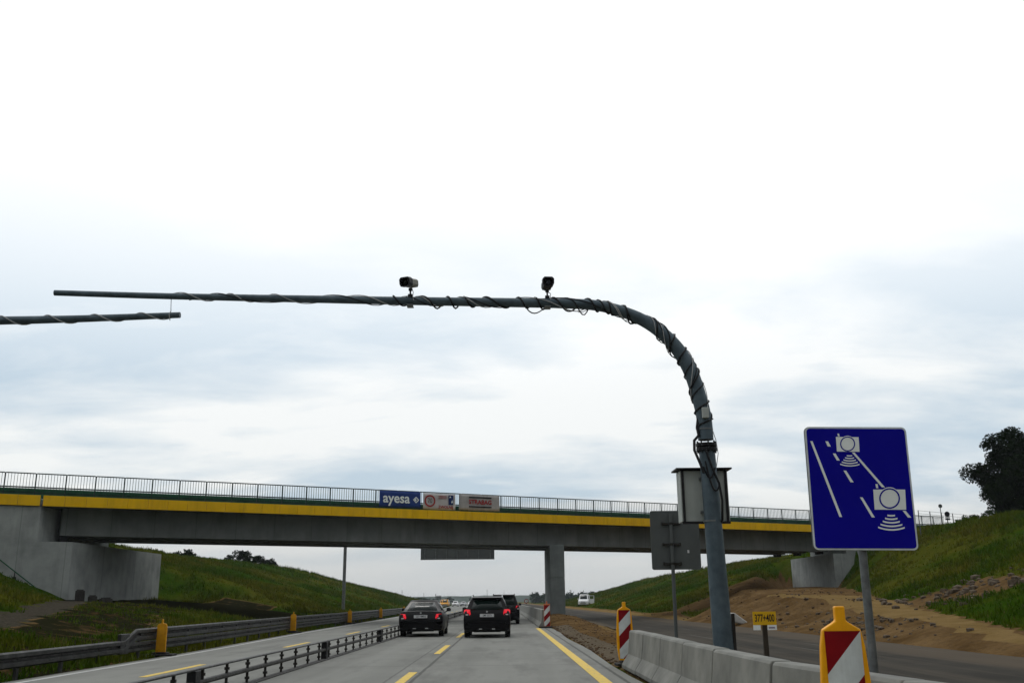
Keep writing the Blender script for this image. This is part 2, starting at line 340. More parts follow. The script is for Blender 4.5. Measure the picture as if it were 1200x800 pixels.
# ------------------------------------------------------------------ terrain
def edge_left(Y): return itp(Y, [-60,28,46,80,105,190,310,420,1600], [-8.8,-8.9,-9.5,-9.95,-10.4,-12.2,-17,-22,-75])
BU = (math.sin(R(62)), math.cos(R(62))); BN = (-BU[1], BU[0]); BP = (0., 67.5)
def brloc(u, w, z): return (BP[0]+BU[0]*u+BN[0]*w, BP[1]+BU[1]*u+BN[1]*w, z)
def vnoise(X, Y, s, seed=0):
    """smooth value noise"""
    r = np.random.default_rng(seed).random((256, 256)); x = X/s+1000; y = Y/s+1000
    xi = np.floor(x).astype(int); yi = np.floor(y).astype(int); fx = x-xi; fy = y-yi; fx = fx*fx*(3-2*fx); fy = fy*fy*(3-2*fy)
    a = r[xi%256, yi%256]; b = r[(xi+1)%256, yi%256]; c = r[xi%256, (yi+1)%256]; d = r[(xi+1)%256, (yi+1)%256]
    return (a*(1-fx)+b*fx)*(1-fy)+(c*(1-fx)+d*fx)*fy-.5
def piece(X, pts):
    z = np.full(X.shape, 0.); pts = [tuple(np.broadcast_to(q, X.shape) for q in p) for p in pts]
    z[:] = pts[0][1]
    for (xa, za), (xb, zb) in zip(pts[:-1], pts[1:]):
        t = np.clip((X-xa)/np.where(np.abs(xb-xa) < 1e-6, 1e-6, xb-xa), 0, 1); z = np.where(t > 0, za+(zb-za)*t, z)
    return z
def terrain(X, Y):
    X = np.asarray(X, float); Y = np.asarray(Y, float); w = BN[0]*(X-BP[0])+BN[1]*(Y-BP[1])
    zero = np.zeros_like(X); mask = {}
    # left (mirrored coordinate s = -X grows outwards)
    s = -X; e = -edge_left(Y); Yc = np.clip(Y, 8, 54)
    p1 = np.minimum(12.6+.304*(Yc-24), 20.5); z1 = np.minimum(.6+.033*(Yc-24), 1.45); p2 = np.minimum(15.6+.35*(Yc-30), 24.0); z2 = np.minimum(1.0+.025*(Yc-30), 1.62)
    p1 = np.maximum(p1, e+1.4); p2 = np.maximum(p2, p1+1.2)
    zA = piece(s, [(e+.1, -.05), (e+1.2, -.06), (p1, z1), (p2, z2), (p2+9.6, z2+4.0)])
    zcL = itp(Y, [60,100,160,200,306,370,430], [6.3,6.3,6.7,5.7,3.9,1.0,0.])
    zC = piece(s, [(e+.1, -.05), (e+2.2, 0.), (np.maximum(34., e+10), zcL)])
    # rounded crest
    tC = sstep(69.5, 77, Y); zl = zA*(1-tC)+zC*tC
    gl = sstep(0, 1, (s-p2))*0
    # right
    Yr = np.clip(Y, 16, 82); xg = 13.5+.259*(Yr-26); xg = np.maximum(xg, 12.6); zg = np.maximum(.36+.0305*(Yr-26), .15)
    xe = 11.5+(xg-11.5)*.58; ze = np.where(Yr > 48, zg*(1+.10*sstep(48,60,Yr)), zg*.93); xe = xe-1.6*sstep(46,62,Yr)
    zcr = itp(Y, [40,64,80,95,110,180,219,290,370,430,500], [6.2,6.35,6.6,6.4,6.1,6.0,5.9,4.5,2.7,1.,0.])
    zD = piece(X, [(11.3, -.05), (11.7, .05), (xe, ze), (xg, zg), (32.4+0*X, zcr)])
    zE = piece(X, [(11.3, -.05), (11.8, .05), (14.6, .35), (32.4, zcr)])
    tE = sstep(-2, 2.5, Y-(75+(X-17)*2.2)); tE = np.where(X > 28, sstep(95, 99, Y), tE)
    zr = zD*(1-tE)+zE*tE
    z = np.where(X < 0, zl, zr)
    # central strip of soil
    ms = (X > 2.25) & (X < 5.4); bump = np.clip(1-((X-3.6)/1.5)**2, 0, 1)
    zm = -.03+bump*(.06+.42*sstep(44, 60, Y)*(1-sstep(84, 92, Y)))
    z = np.where(ms, zm, z)
    road = ((X > edge_left(Y)-.1) & (X <= 2.25)) | ((X >= 5.4) & (X < 11.3)); z = np.where(road, -.08, z)
    # filled ground inside the abutments
    inb = (w > .35) & (w < 10.2)
    z = np.where(inb & (X < -25.6) & (Y < 110), 6.4, z); z = np.where(inb & (X > 29.6), 6.4, z)
    # noise
    amp = np.where(road, 0, np.where(ms, .07, .22)); lat = np.clip((np.abs(X+np.where(X<0,-1,1)*0)-np.where(X<0, e, 11.3))/3, 0.12, 1); lat = np.where(ms, 1, lat)
    z = z+amp*lat*(vnoise(X, Y, 2.6, 1)+.5*vnoise(X, Y, 1.1, 2)+.9*vnoise(X, Y, 9, 3))
    dirt_r = (X > 11.2) & (X < xg) & (tE < .5)
    dirtR = dirt_r*1.0; z = z+dirtR*.62*np.clip((X-11.6)/2.5,0,1)*(vnoise(X, Y, 1.9, 5)+.8*vnoise(X, Y, .85, 6))*np.clip((xe-X)/1.5+.3, 0, 1)
    # masks
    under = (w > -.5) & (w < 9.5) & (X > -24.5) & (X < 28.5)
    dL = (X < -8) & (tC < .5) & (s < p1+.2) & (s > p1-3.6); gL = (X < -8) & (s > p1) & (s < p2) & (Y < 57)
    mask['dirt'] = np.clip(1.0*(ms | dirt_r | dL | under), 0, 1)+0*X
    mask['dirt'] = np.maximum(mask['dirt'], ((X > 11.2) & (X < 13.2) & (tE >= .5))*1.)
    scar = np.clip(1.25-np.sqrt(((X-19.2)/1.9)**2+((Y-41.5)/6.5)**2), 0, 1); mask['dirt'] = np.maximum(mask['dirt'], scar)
    mask['shade_dark_soil'] = np.clip(((X < -8) & under)*1.0+.60*dL+.8*((X < -8) & (w > -4) & (w <= -.5) & (X > -18)), 0, 1)  # bridge's shade put into the ground colour; darker soil below the path
    mask['tan'] = 1.0*(((X > xe-.2) & (X < xg-.2) & (tE < .4) & (Y > 14) & (Y < 60)) | ((X > 4.6) & (X < 5.6)) | ((X > 11.2) & (X < 12.6) & (tE >= .5)))
    mask['gravel'] = 1.0*gL
    mask['sand'] = .75*(ms & (X < 3.2) & (Y < 50))+.45*(ms & (Y < 30) & (X >= 3.2))
    return z, mask
xs = np.concatenate([np.arange(-900,-160,60), np.arange(-160,-50,8), np.arange(-50,-8,.5), np.arange(-8,2,2.), np.arange(2.2,6.0,.3), np.arange(6,11,1.25), np.arange(11.2,44,.4), np.arange(44,60,2), np.arange(60,160,10), np.arange(160,960,60)])
ys = np.concatenate([np.arange(-80,8,8.), np.arange(8,112,.5), np.arange(112,200,2.), np.arange(200,520,6), np.arange(520,3200,120)])
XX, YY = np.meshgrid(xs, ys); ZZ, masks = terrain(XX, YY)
me = bpy.data.meshes.new('ground'); nx, ny = len(xs), len(ys)
idx = np.arange(nx*ny).reshape(ny, nx)
faces = np.stack([idx[:-1,:-1], idx[:-1,1:], idx[1:,1:], idx[1:,:-1]], -1).reshape(-1, 4)
me.from_pydata(np.stack([XX, YY, ZZ], -1).reshape(-1, 3).tolist(), [], faces.tolist()); me.shade_smooth()
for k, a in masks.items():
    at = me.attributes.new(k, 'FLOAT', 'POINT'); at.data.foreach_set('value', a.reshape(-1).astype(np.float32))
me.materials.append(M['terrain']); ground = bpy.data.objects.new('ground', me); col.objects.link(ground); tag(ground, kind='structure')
def gz(x, y): return float(terrain(np.array([float(x)]), np.array([float(y)]))[0][0])

# ------------------------------------------------------------------ pavements and markings
def strip(name, mat, ylist, xl, xr, z):
    mb = MB(); vs = []
    for y in ylist: vs += [(xl(y), y, z), (xr(y), y, z)]
    mb.add(vs, [(2*i, 2*i+1, 2*i+3, 2*i+2) for i in range(len(ylist)-1)]); return tag(mb.build(name, mat), kind='structure')
yl = list(np.concatenate([np.arange(-60,130,3.), np.arange(130,1600,20)]))
strip('road', 'road', yl, lambda y: float(edge_left(y)), lambda y: 2.30+.05*math.sin(y*1.7)+.04*math.sin(y*4.1), 0.)
strip('unfinished_carriageway', 'asphalt', list(np.arange(-60,600,3.)), lambda y: 5.25+.12*math.sin(y*.9)+.07*math.sin(y*2.3), lambda y: 11.45+.10*math.sin(y*.7)+.06*math.sin(y*2.9), -.002)
mk = MB(); mk.box((1.55,-20,.003),(1.755,49.5,.0055)); tag(mk.build('edge_line', 'mark_yellow'), kind='structure')
mk = MB(); y = 14.3-11.75
while y < 300:
    mk.box((-1.84,y,.003),(-1.68,y+5.1,.0055)); y += 11.75
tag(mk.build('lane_dashes', 'mark_yellow'), kind='structure')
mk = MB()
for k in range(-1, 12): mk.box((-6.84,18.9+k*12,.003),(-6.68,22.6+k*12,.0055))
tag(mk.build('opposite_lane_dashes', 'mark_yellow'), kind='structure')
mk = MB()
for a, b in zip(yl[:-1], yl[1:]):
    if a < 200:
        xa, xb = float(edge_left(a))+.28, float(edge_left(b))+.28; mk.poly([(xa,a,.004),(xa+.12,a,.004),(xb+.12,b,.004),(xb,b,.004)])
tag(mk.build('white_edge_line', 'mark_white'), kind='structure')

# ------------------------------------------------------------------ far hills
mb = MB(); rr = random.Random(3); xsH = list(range(-2600, 2700, 14)); v0 = []
hb = vnoise(np.array(xsH, float), np.zeros(len(xsH)), 420, 9)
for i, x in enumerate(xsH):
    top = 6.5+5*hb[i]+rr.uniform(-.5,.5)+(2.0*max(0, math.sin(x*.004+1)))
    v0 += [(x, 1650, -2), (x, 1680, top), (x, 1900, top+2.2+rr.uniform(-.4,.4)), (x, 2500, -2)]
mb.add(v0, [(4*i+k, 4*i+4+k, 4*i+5+k, 4*i+1+k) for i in range(len(xsH)-1) for k in range(3)])
tag(mb.build('hills', 'hill'), kind='structure')

# ------------------------------------------------------------------ bridge (local x along the deck, y across, z up)
ROT = R(28)
bridge = empty('road_bridge', (BP[0], BP[1], 0), ROT, 'concrete bridge with yellow edge and green railing crossing over the motorway', 'bridge')
inv = Matrix.Rotation(-ROT, 3, 'Z')
yv = inv @ Vector((0, 1, 0))      # road direction in bridge coordinates
for prof, ln in (([(-46,-.8),(-27.3,-.8),(-27.3,4.73),(-46,4.73)], 14.4), ([(-46,4.732),(-29.1,4.732),(-29.1,6.64),(-46,6.64)], 9.8), ([(48,-.8),(31.55,-.8),(31.55,4.93),(48,4.93)], 12.4), ([(48,4.932),(33.1,4.932),(33.1,6.64),(48,6.64)], 9.8)):
    mb = MB(); mb.prism([(u, .1, z) for u, z in prof], yv*ln); mb.build('abutment', 'concrete_wall', bridge)
# deck slab and girders
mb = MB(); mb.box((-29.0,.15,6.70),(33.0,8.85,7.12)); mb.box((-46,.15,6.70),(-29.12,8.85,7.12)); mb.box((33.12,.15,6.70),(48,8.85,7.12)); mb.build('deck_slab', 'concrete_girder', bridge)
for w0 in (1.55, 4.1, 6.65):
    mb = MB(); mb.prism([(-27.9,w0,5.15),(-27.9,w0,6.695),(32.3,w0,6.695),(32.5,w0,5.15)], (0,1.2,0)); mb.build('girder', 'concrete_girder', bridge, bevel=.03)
for w0 in (1.8, 4.4, 6.9):
    for ua, zb in ((-27.85, 4.74), (31.8, 4.94)):
        mb = MB(); mb.box((ua,w0,zb),(ua+.4,w0+.6,5.145)); mb.build('bearing', 'black_plastic', bridge)
for w0, w1 in ((-.02,.14),(8.86,9.02)):
    for ua, ub in ((-46, -29.17), (-29.03, 33.0), (33.12, 48)):
        n_ = max(1, round((ub-ua)/1.1)); d_ = (ub-ua)/n_; mb = MB()
        for k in range(n_): mb.box((ua+k*d_+.006,w0,6.66),(ua+(k+1)*d_-.006,w1,7.24))
        mb.build('cornice', 'cornice_yellow', bridge, bevel=.008)
# pier: a wall lying along the road
mb = MB(); p0 = inv @ Vector((3.25, 69.25-67.5, 0)); q0 = inv @ Vector((4.27, 69.25-67.5, 0)); q1 = inv @ Vector((4.27, 78.6-67.5, 0)); p1 = inv @ Vector((3.25, 78.6-67.5, 0))
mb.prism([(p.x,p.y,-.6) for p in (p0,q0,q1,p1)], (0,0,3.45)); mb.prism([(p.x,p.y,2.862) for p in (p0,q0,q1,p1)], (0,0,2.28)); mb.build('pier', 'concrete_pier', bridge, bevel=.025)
# railings
def rail_panel(u0, w, n=9):
    mb = MB(); u1 = u0+1.55
    mb.box((u0-.035,w-.03,7.12),(u0+.035,w+.03,8.47)); mb.box((u0+.035,w-.025,8.43),(u1-.035,w+.025,8.49)); mb.box((u0+.035,w-.025,7.66),(u1-.035,w+.025,7.73))
    for k in range(1, n+1):
        x = u0+1.55*k/(n+1); mb.box((x-.012,w-.012,7.40),(x+.012,w+.012,7.66)); mb.box((x-.012,w-.012,7.73),(x+.012,w+.012,8.43))
    mb.box((u0+.035,w-.015,7.36),(u1-.035,w+.015,7.40)); return mb
u = -45.; first = rail_panel(0, .30).build('railing_panel', 'railing_steel', bridge); first.location = (u,0,0)
for k in range(1, 59):
    c = first.copy(); col.objects.link(c); c.location = (u+1.55*k, 0, 0)
mb = MB()
for k in range(59):
    q = rail_panel(u+1.55*k, 8.72, 5); b = len(mb.v); mb.v += q.v; mb.f += [[b+i for i in f] for f in q.f]; mb.mi += q.mi
mb.build('far_railing', 'railing_steel', bridge)
WB = [(0,0),(.03,.03),(.03,.10),(-.03,.135),(-.03,.165),(.03,.20),(.03,.27),(0,.30),(-.01,.30),(.015,.265),(.015,.205),(-.045,.17),(-.045,.13),(.015,.095),(.015,.035),(-.01,0)]
for w in (1.35, 7.6):
    mb = MB(); mb.sweep([(o,h*1.95+7.16) for o, h in WB], [(-46,w,0),(48,w,0)])
    for k in range(47): mb.box((-45.5+2*k,w+.05,7.12),(-45.4+2*k,w+.13,7.72))
    mb.build('guard_rail', 'green_steel', bridge)
# handrail on the left wing wall
mb = MB(); pts = [(-32.4,-.10,4.95),(-30.8,-.10,3.72),(-28.55,-.10,1.98),(-28.40,-.10,1.62)]; mb.tube(pts, .03, 8)
mb.build('handrail', 'green_steel', bridge)
for uu, z in ((-30.0,3.10),(-28.95,2.29)):
    mb = MB(); mb.box((uu-.02,-.12,z-.32),(uu+.02,-.06,z)); mb.box((uu-.11,-.09,z-.42),(uu+.09,.095,z-.28)); mb.build('handrail_bracket', 'black_plastic', bridge)
# concrete steps climbing beside the right wing wall
st = empty('embankment_stairs', brloc(31.9, -.6, 0), ROT, 'concrete steps climbing the bank beside the right end of the bridge', 'stairs')
mb = MB(); n = 26
for i in range(n):
    x = .1+i*.27; z = 1.95+i*.178
    mb.box((x,-.55,z-.5),(x+.268,.35,z+.178))
mb.build('steps', 'concrete_wall', st)
for yy in (-.72, .36):
    mb = MB(); mb.prism([(0,yy,1.6),(7.4,yy,6.45),(7.4,yy,7.0),(0,yy,2.25)], (0,.14,0)); mb.build('side_kerb', 'concrete_wall', st)

# banners hanging on the railing
def banner(u0, u1, z0, z1, base, label, name='banner'):
    o = empty(name, brloc((u0+u1)/2, .20, z0), ROT, label, 'banner', 'banners on the bridge railing'); W = u1-u0; H = z1-z0
    rr = random.Random(int(u0*10)); nxx, nzz = 14, 6; mb = MB(); vs = []
    for j in range(nzz+1):
        for i in range(nxx+1):
            s_ = i/nxx; t = j/nzz; vs.append((-W/2+W*s_, -.012*math.sin(s_*9+t*3)-.008*math.sin(t*7+s_*17), H*t-.02*math.sin(s_*math.pi)*(1-t)))
    mb.add(vs, [(j*(nxx+1)+i, j*(nxx+1)+i+1, (j+1)*(nxx+1)+i+1, (j+1)*(nxx+1)+i) for j in range(nzz) for i in range(nxx)])
    sh = mb.build('sheet', base, o, smooth=60); md = sh.modifiers.new('solid', 'SOLIDIFY'); md.thickness = .006; md.offset = 1
    for sx in (-1, 1):
        for z in (.06, H-.06): tie = MB(); tie.tube([(sx*(W/2-.05),-.02,z),(sx*(W/2-.02),.06,z+.02),(sx*(W/2-.02),.13,z)], .008, 5); tie.build('tie', 'cable_dark', o)
    return o, W, H
def PT(x, z, y=-.052, rot=0): return Matrix.Translation((x, y, z)) @ FACE
o, W, H = banner(-9.14,-6.20,7.38,8.43,'banner_blue','blue banner with white rounded lettering and a diamond mark hung on the bridge railing')
mb = MB(); mb.text('ayesa', .90, PT(-.28,.56), bold=.018, sx=.98)
cx, cz, r_ = 1.12,.52,.22; D = lambda q: [(cx,-.052,cz+q),(cx-q,-.052,cz),(cx,-.052,cz-q),(cx+q,-.052,cz)]
a, b = D(r_), D(r_*.62)
for i in range(4):
    mb.poly([a[i], b[i], b[(i+1)%4], a[(i+1)%4]])
mb.poly([(cx-.03+q[0]*.34-cx*.34, -.052, cz+(q[2]-cz)*.34) for q in a])
mb.build('lettering', 'sign_white', o)
o, W, H = banner(-6.02,-3.62,7.33,8.40,'banner_white','white banner with a red ringed 70 and red lettering hung between two other banners')
def ring(mb, cx, cz, r0, r1, y, n=32, a0=0, a1=2*math.pi, mi=None):
    for k in range(n):
        a, b = a0+(a1-a0)*k/n, a0+(a1-a0)*(k+1)/n
        mb.poly([(cx+r0*math.cos(a),y,cz+r0*math.sin(a)),(cx+r1*math.cos(a),y,cz+r1*math.sin(a)),(cx+r1*math.cos(b),y,cz+r1*math.sin(b)),(cx+r0*math.cos(b),y,cz+r0*math.sin(b))], mi)
mb = MB(); ring(mb, -.72, .55, .30, .40, -.054); mb.text('ZWOLNIJ', .27, PT(.45,.16,-.054), bold=.006, sx=.95); mb.build('red_print', 'ink_red', o); mb = MB()
for z in (.90,.74): mb.box((-.08,-.054,z),(.52,-.03,z+.02))
mb.text('UWAGA', .15, PT(.22,.83,-.054)); mb.build('red_print', 'ink_red', o)
mb = MB(); mb.text('70', .44, PT(-.72,.55,-.054), sx=.8); mb.build('numerals', 'ink', o)
mb = MB(); mb.box((.66,-.055,.34),(1.02,-.030,.98)); mb.build('blue_panel', 'navy', o)
mb = MB(); mb.prism([(.86,-.060,.52),(.94,-.060,.66),(.97,-.060,.50),(.90,-.060,.44)], (0,-.004,0)); mb.build('emblem', 'sign_white', o); mb = MB(); mb.prism([(.70,-.060,.80),(.78,-.060,.93),(.84,-.060,.82)], (0,-.004,0)); mb.build('emblem', 'sign_white', o)
o, W, H = banner(-3.36,-.22,7.37,8.44,'banner_grey','light grey banner with red capitals between two black bars, rightmost on the railing')
mb = MB(); mb.text('STRABAG', .42, PT(.05,.55,-.054), bold=.012, sx=.98); mb.build('lettering', 'ink_red', o)
for z in (.84,.20):
    mb = MB(); mb.box((-.82,-.054,z),(.92,-.03,z+.08)); mb.build('bar', 'ink', o)

# ------------------------------------------------------------------ traffic boards
def panel_stripes(parent, w, z0, z1, y, yoff, bw=.26, slope=1.05, colr=('board_red','board_white')):
    """diagonal red/white bands clipped to a rectangle, 25 mm proud"""
    red = MB(); wh = MB(); zmin = z0-w*slope; k = 0
    # band boundary lines z = c + slope*(x+w/2); boundaries anchored at the top
    c = z1-w*slope
    edges = [z1+2]+[c-i*bw for i in range(-0, 12)]
    def clip(c_hi, c_lo):
        poly = [(-w/2,c_lo),(w/2,c_lo+w*slope),(w/2,c_hi+w*slope),(-w/2,c_hi)]
        for (fn, lim, sgn) in ((1,z0,1),(1,z1,-1)):
            outp = []
            for i in range(len(poly)):
                a, b = poly[i], poly[(i+1)%len(poly)]; ia = sgn*(a[1]-lim) >= 0; ib = sgn*(b[1]-lim) >= 0
                if ia: outp.append(a)
                if ia != ib:
                    t = (lim-a[1])/(b[1]-a[1]); outp.append((a[0]+(b[0]-a[0])*t, lim))
            poly = outp
            if len(poly) < 3: return None
        return poly
    for i in range(len(edges)-1):
        pl = clip(edges[i], edges[i+1])
        if pl: (red if i%2 == 0 else wh).prism([(x, y, z) for x, z in pl], (0,-yoff,0))
    red.build('red_stripes', colr[0], parent); wh.build('white_stripes', colr[1], parent)
def board(loc, rz, label, body='amber_plastic', group=None, w=.27, capsule=False, bw=.26, slope=1.05):
    o = empty('traffic_board', loc, rz, label, 'traffic board', group)
    hw = w/2; outl = [(-hw,.10),(-hw-.035,.35),(-hw-.035,.70),(-hw-.015,1.0),(-hw+.005,1.11),(-.055,1.155),(-.035,1.17),(-.035,1.265),(.035,1.265),(.035,1.17),(.055,1.155),(hw-.005,1.11),(hw+.015,1.0),(hw+.035,.70),(hw+.035,.35),(hw,.10)]
    if capsule: outl = [(-hw+.02,.07),(-hw,.10)]+[(-hw*abs(math.cos(a))**.45, .72+.10*math.sin(a)) for a in np.linspace(math.pi, math.pi/2+.06, 8)]+[(-.022,.83),(-.022,.90),(-.012,.925),(.012,.925),(.022,.90),(.022,.83)]+[(hw*abs(math.cos(a))**.45, .72+.10*math.sin(a)) for a in np.linspace(math.pi/2-.06, 0, 8)]+[(hw,.10),(hw-.02,.07)]
    mb = MB(); mb.prism([(x,-.03,z) for x, z in outl], (0,.06,0)); mb.build('frame', body, o, bevel=.01)
    if capsule: panel_stripes(o, .20, .14, .72, -.0305, .004, .2, 1.05)
    else: panel_stripes(o, .245, .14, 1.10, -.0305, .004, bw, slope)
    mb = MB(); mb.box((-.05,-.03,.06),(.05,.03,.10)); mb.build('stem', body, o)
    mb = MB(); mb.prism([(-.38,-.2,0),(.38,-.2,0),(.38,.2,0),(-.38,.2,0)], (0,0,.05)); mb.prism([(-.2,-.13,.05),(.2,-.13,.05),(.2,.13,.05),(-.2,.13,.05)], (0,0,.045)); mb.build('foot', 'rubber', o, bevel=.015)
    return o
b_near = board((2.33,6.9,-.02), R(-3), 'large red and white striped board in an amber frame, nearest, before the concrete barrier', bw=.285, slope=1.15)
b_mid = board((2.50,20.75,0), R(3), 'red and white striped board at the far end of the nearer concrete barrier row')
for ch in b_mid.children:
    if ch.name.startswith('foot'): ch.scale = (.55,1,1)
# far board of another make
o = empty('traffic_board', (2.13,49.7,0), R(0), 'small orange topped red and white striped board under the bridge pier', 'traffic board')
mb = MB(); mb.box((-.155,-.025,.08),(.155,.025,1.16)); mb.box((-.04,-.02,1.16),(.02,.02,1.28)); mb.build('frame', 'orange_plastic', o, bevel=.01)
panel_stripes(o, .285, .10, 1.10, -.0255, .004)
mb = MB(); mb.box((-.42,-.2,0),(.42,.2,.08)); mb.build('foot', 'rubber', o, bevel=.015)
for i, (y, lab) in enumerate(((26.6,'amber board standing before the left guard rail where its second beam begins'),(45.8,'amber board before the left guard rail, second from the camera'),(64.,'amber board in the shade of the bridge before the left guard rail'),(82.,'amber board before the left guard rail just beyond the bridge'),(105.,'farthest small amber board before the left guard rail'))):
    x = float(edge_left(y))-.2; o = board((x,y,0), math.pi, lab, 'old_amber', 'amber boards along the left guard rail', w=.26, capsule=True)

# ------------------------------------------------------------------ left guard rail
g_root = empty('guard_rail', (0,0,0), 0, 'galvanised steel guard rail along the left edge of the motorway', 'guard rail')
gx = lambda y: float(edge_left(y))-.42
yy1 = [y for y in np.arange(2, 24.6, 2)]; low = [(gx(y)+.0,y,0) for y in yy1]+[(gx(24.4),24.4,0)]
mb = MB(); mb.sweep([(o*1.3+.05,h+.17) for o, h in WB], low); mb.build('beam', 'guard_steel', g_root, label='single low beam of the near stretch')
yy2 = list(np.arange(25.2, 110, 2))+list(np.arange(110, 420, 8))
hi = [(gx(y),y,0) for y in yy2]
mb = MB(); mb.sweep([(o*1.3+.05,h+.42) for o, h in WB], [(gx(24.4),24.4,-.25)]+hi); mb.build('upper_beam', 'guard_steel', g_root)
mb = MB(); mb.sweep([(o*1.2+.04,h*.8+.16) for o, h in WB], [(gx(24.5),24.5,.0)]+hi); mb.build('lower_beam', 'guard_steel', g_root)
pst = MB(); pst.box((-.04,-.05,-.4),(.02,.05,.70)); pst.box((-.04,-.05,.69),(.0,.05,.715)); pst.box((.02,-.06,.52),(.045,.06,.62))
p0_ = pst.build('post', 'guard_steel', g_root); p0_.location = (gx(25.6),25.6,0)
y = 27.6
while y < 190:
    c = p0_.copy(); col.objects.link(c); c.location = (gx(y),y,0); y += 2
pst = MB(); pst.box((-.04,-.05,-.4),(.02,.05,.44)); q0_ = pst.build('short_post', 'guard_steel', g_root); q0_.location = (gx(4),4,0)
for y in np.arange(6, 25, 1.9): c = q0_.copy(); col.objects.link(c); c.location = (gx(y),float(y),0)
mb = MB(); mb.box((gx(24.5)-.02,24.2,.15),(gx(24.5)+.07,24.75,.62)); mb.build('joint_plate', 'guard_steel', g_root, bevel=.01)

# ------------------------------------------------------------------ steel median barrier
s_root = empty('steel_median_barrier', (0,0,0), 0, 'low dark steel barrier with two rails between the opposing lanes', 'barrier')
sxp = lambda y: float(itp(y, [0,18,37,80,420], [-4.34,-4.33,-4.20,-4.15,-4.15]))
ps = [(sxp(y),float(y),0) for y in list(np.arange(4, 60, 4))+list(np.arange(60, 420, 20))]
mb = MB(); mb.sweep([(-.035,.405),(.035,.405),(.04,.425),(.03,.435),(-.03,.435),(-.04,.425)], ps); mb.build('top_rail', 'guard_steel', s_root)
mb = MB(); mb.sweep([(-.045,.205),(.045,.205),(.055,.235),(.045,.265),(-.045,.265),(-.055,.235)], ps); mb.build('middle_rail', 'rusty_steel', s_root)
mb = MB(); mb.sweep([(-.09,.0),(.09,.0),(.09,.015),(.04,.035),(-.04,.035),(-.09,.015)], ps); mb.build('base_rail', 'rusty_steel', s_root)
mb = MB(); mb.box((-.018,-.022,.02),(.018,.022,.205)); mb.box((-.018,-.022,.265),(.018,.022,.406)); mb.cyl((0,0,.085),(0,0,.125),.042,8); mb.cyl((0,0,.315),(0,0,.355),.042,8)
pp = mb.build('post', 'rusty_steel', s_root); y = 4.5; pp.location = (sxp(y),y,0); cnt = 1; y += 1.25
while cnt < 96:
    c = pp.copy(); col.objects.link(c); c.location = (sxp(y),y,0); y += 1.25; cnt += 1
mb = MB()
while y < 330: mb.box((sxp(y)-.018,y-.022,.02),(sxp(y)+.018,y+.022,.406)); y += 1.25
tag(mb.build('far_posts', 'rusty_steel', s_root), kind='stuff')
mb = MB(); mb.box((-.065,-.12,.03),(.065,.12,.41)); jp = mb.build('joint_box', 'black_plastic', s_root, bevel=.01)
y = 14.1; jp.location = (sxp(y),y,0)
for k in range(1, 10): c = jp.copy(); col.objects.link(c); c.location = (sxp(y+9.85*k),y+9.85*k,0)

# ------------------------------------------------------------------ concrete barriers
def barrier_mesh(length, h=.72):
    k = h/.72; prof = [(-.29,0),(.29,0),(.29,.07),(.16,.27),(.115,h-.03),(.09,h),(-.09,h),(-.115,h-.03),(-.16,.27),(-.29,.07)]
    mb = MB(); mb.sweep(prof, [(0,.012,0),(0,length-.012,0)]); return mb
jointsY = [20.1,18.15,16.2,14.25,12.25,9.75,7.35,4.95]
def bx_(y): return float(itp(y, [0,4.95,7.35,8.6,9.75,12,20.1], [3.75,3.36,2.99,2.80,2.69,2.66,2.62]))
labs = ['concrete barrier block at the far end of the near row, beside a striped board','second concrete barrier block from the far end of the near row','third concrete barrier block from the far end, before the grey sign back','concrete barrier block left of the one before the curved pole','concrete barrier block in front of the foot of the curved pole','concrete barrier block in front of the small yellow kilometre board','concrete barrier block behind the nearest striped board']
for i in range(7):
    ya, yb = jointsY[i+1], jointsY[i]; xa, xb = bx_(ya), bx_(yb); ln = math.hypot(xb-xa, yb-ya)
    mb = barrier_mesh(ln); o = mb.build('concrete_barrier', 'barrier_concrete', bevel=.012); o.location = (xa+.0,ya,-.0); o.rotation_euler = (R(random.uniform(-.25,.25)),0,-math.atan2(xb-xa, yb-ya)+R(random.uniform(-.3,.3)))
    tag(o, labs[i], 'concrete barrier', 'concrete barrier blocks in the near row')
    # lifting slots and key joint
bm_far = barrier_mesh(3.97, .88).build('concrete_barrier', 'barrier_concrete', bevel=.012)
def bxf(y): return float(itp(y, [50,90,220], [2.02,2.02,2.02]))
labf = 'concrete barrier block in the far row running past the bridge pier'
for k in range(44):
    o = bm_far if k == 0 else bm_far.copy()
    if k: col.objects.link(o)
    o.location = (bxf(0),50.2+4*k,0); tag(o, labf, 'concrete barrier', 'concrete barrier blocks in the far row')

# ------------------------------------------------------------------ gantry masts
YG = 14.3
arm_pts = [(-7.006,6.024,.045),(-5.189,5.955,.05),(-2.518,5.88,.062),(-1.449,5.851,.066),(.155,5.812,.074),(.957,5.792,.08),(1.492,5.753,.085),(1.955,5.624,.092),(2.346,5.413,.10),(2.663,5.107,.108),(2.879,4.725,.112),(3.0,4.281,.114),(3.055,3.95,.115),(3.062,3.62,.116)]
def smooth_path(pts, n=5):
    out_ = []; P = [Vector(p) for p in pts]
    for i in range(len(P)-1):
        a, b, c, d = P[max(i-1,0)], P[i], P[i+1], P[min(i+2,len(P)-1)]
        for k in range(n):
            t = k/n; out_.append(.5*((2*b)+(c-a)*t+(2*a-5*b+4*c-d)*t*t+(3*b-a-3*c+d)*t**3))
    out_.append(P[-1]); return out_
sp_ = smooth_path(arm_pts)
gm = empty('camera_mast', (3.12,YG,0), 0, 'tall grey curved steel mast carrying a long arm over the lanes', 'mast')
def rel(p): return (p[0]-3.12, p[1]-YG, p[2])
mb = MB(); mb.tube([rel((p.x,YG,p.y)) for p in sp_], [p.z for p in sp_], 20); mb.build('arm', 'gantry_steel', gm, smooth=50)
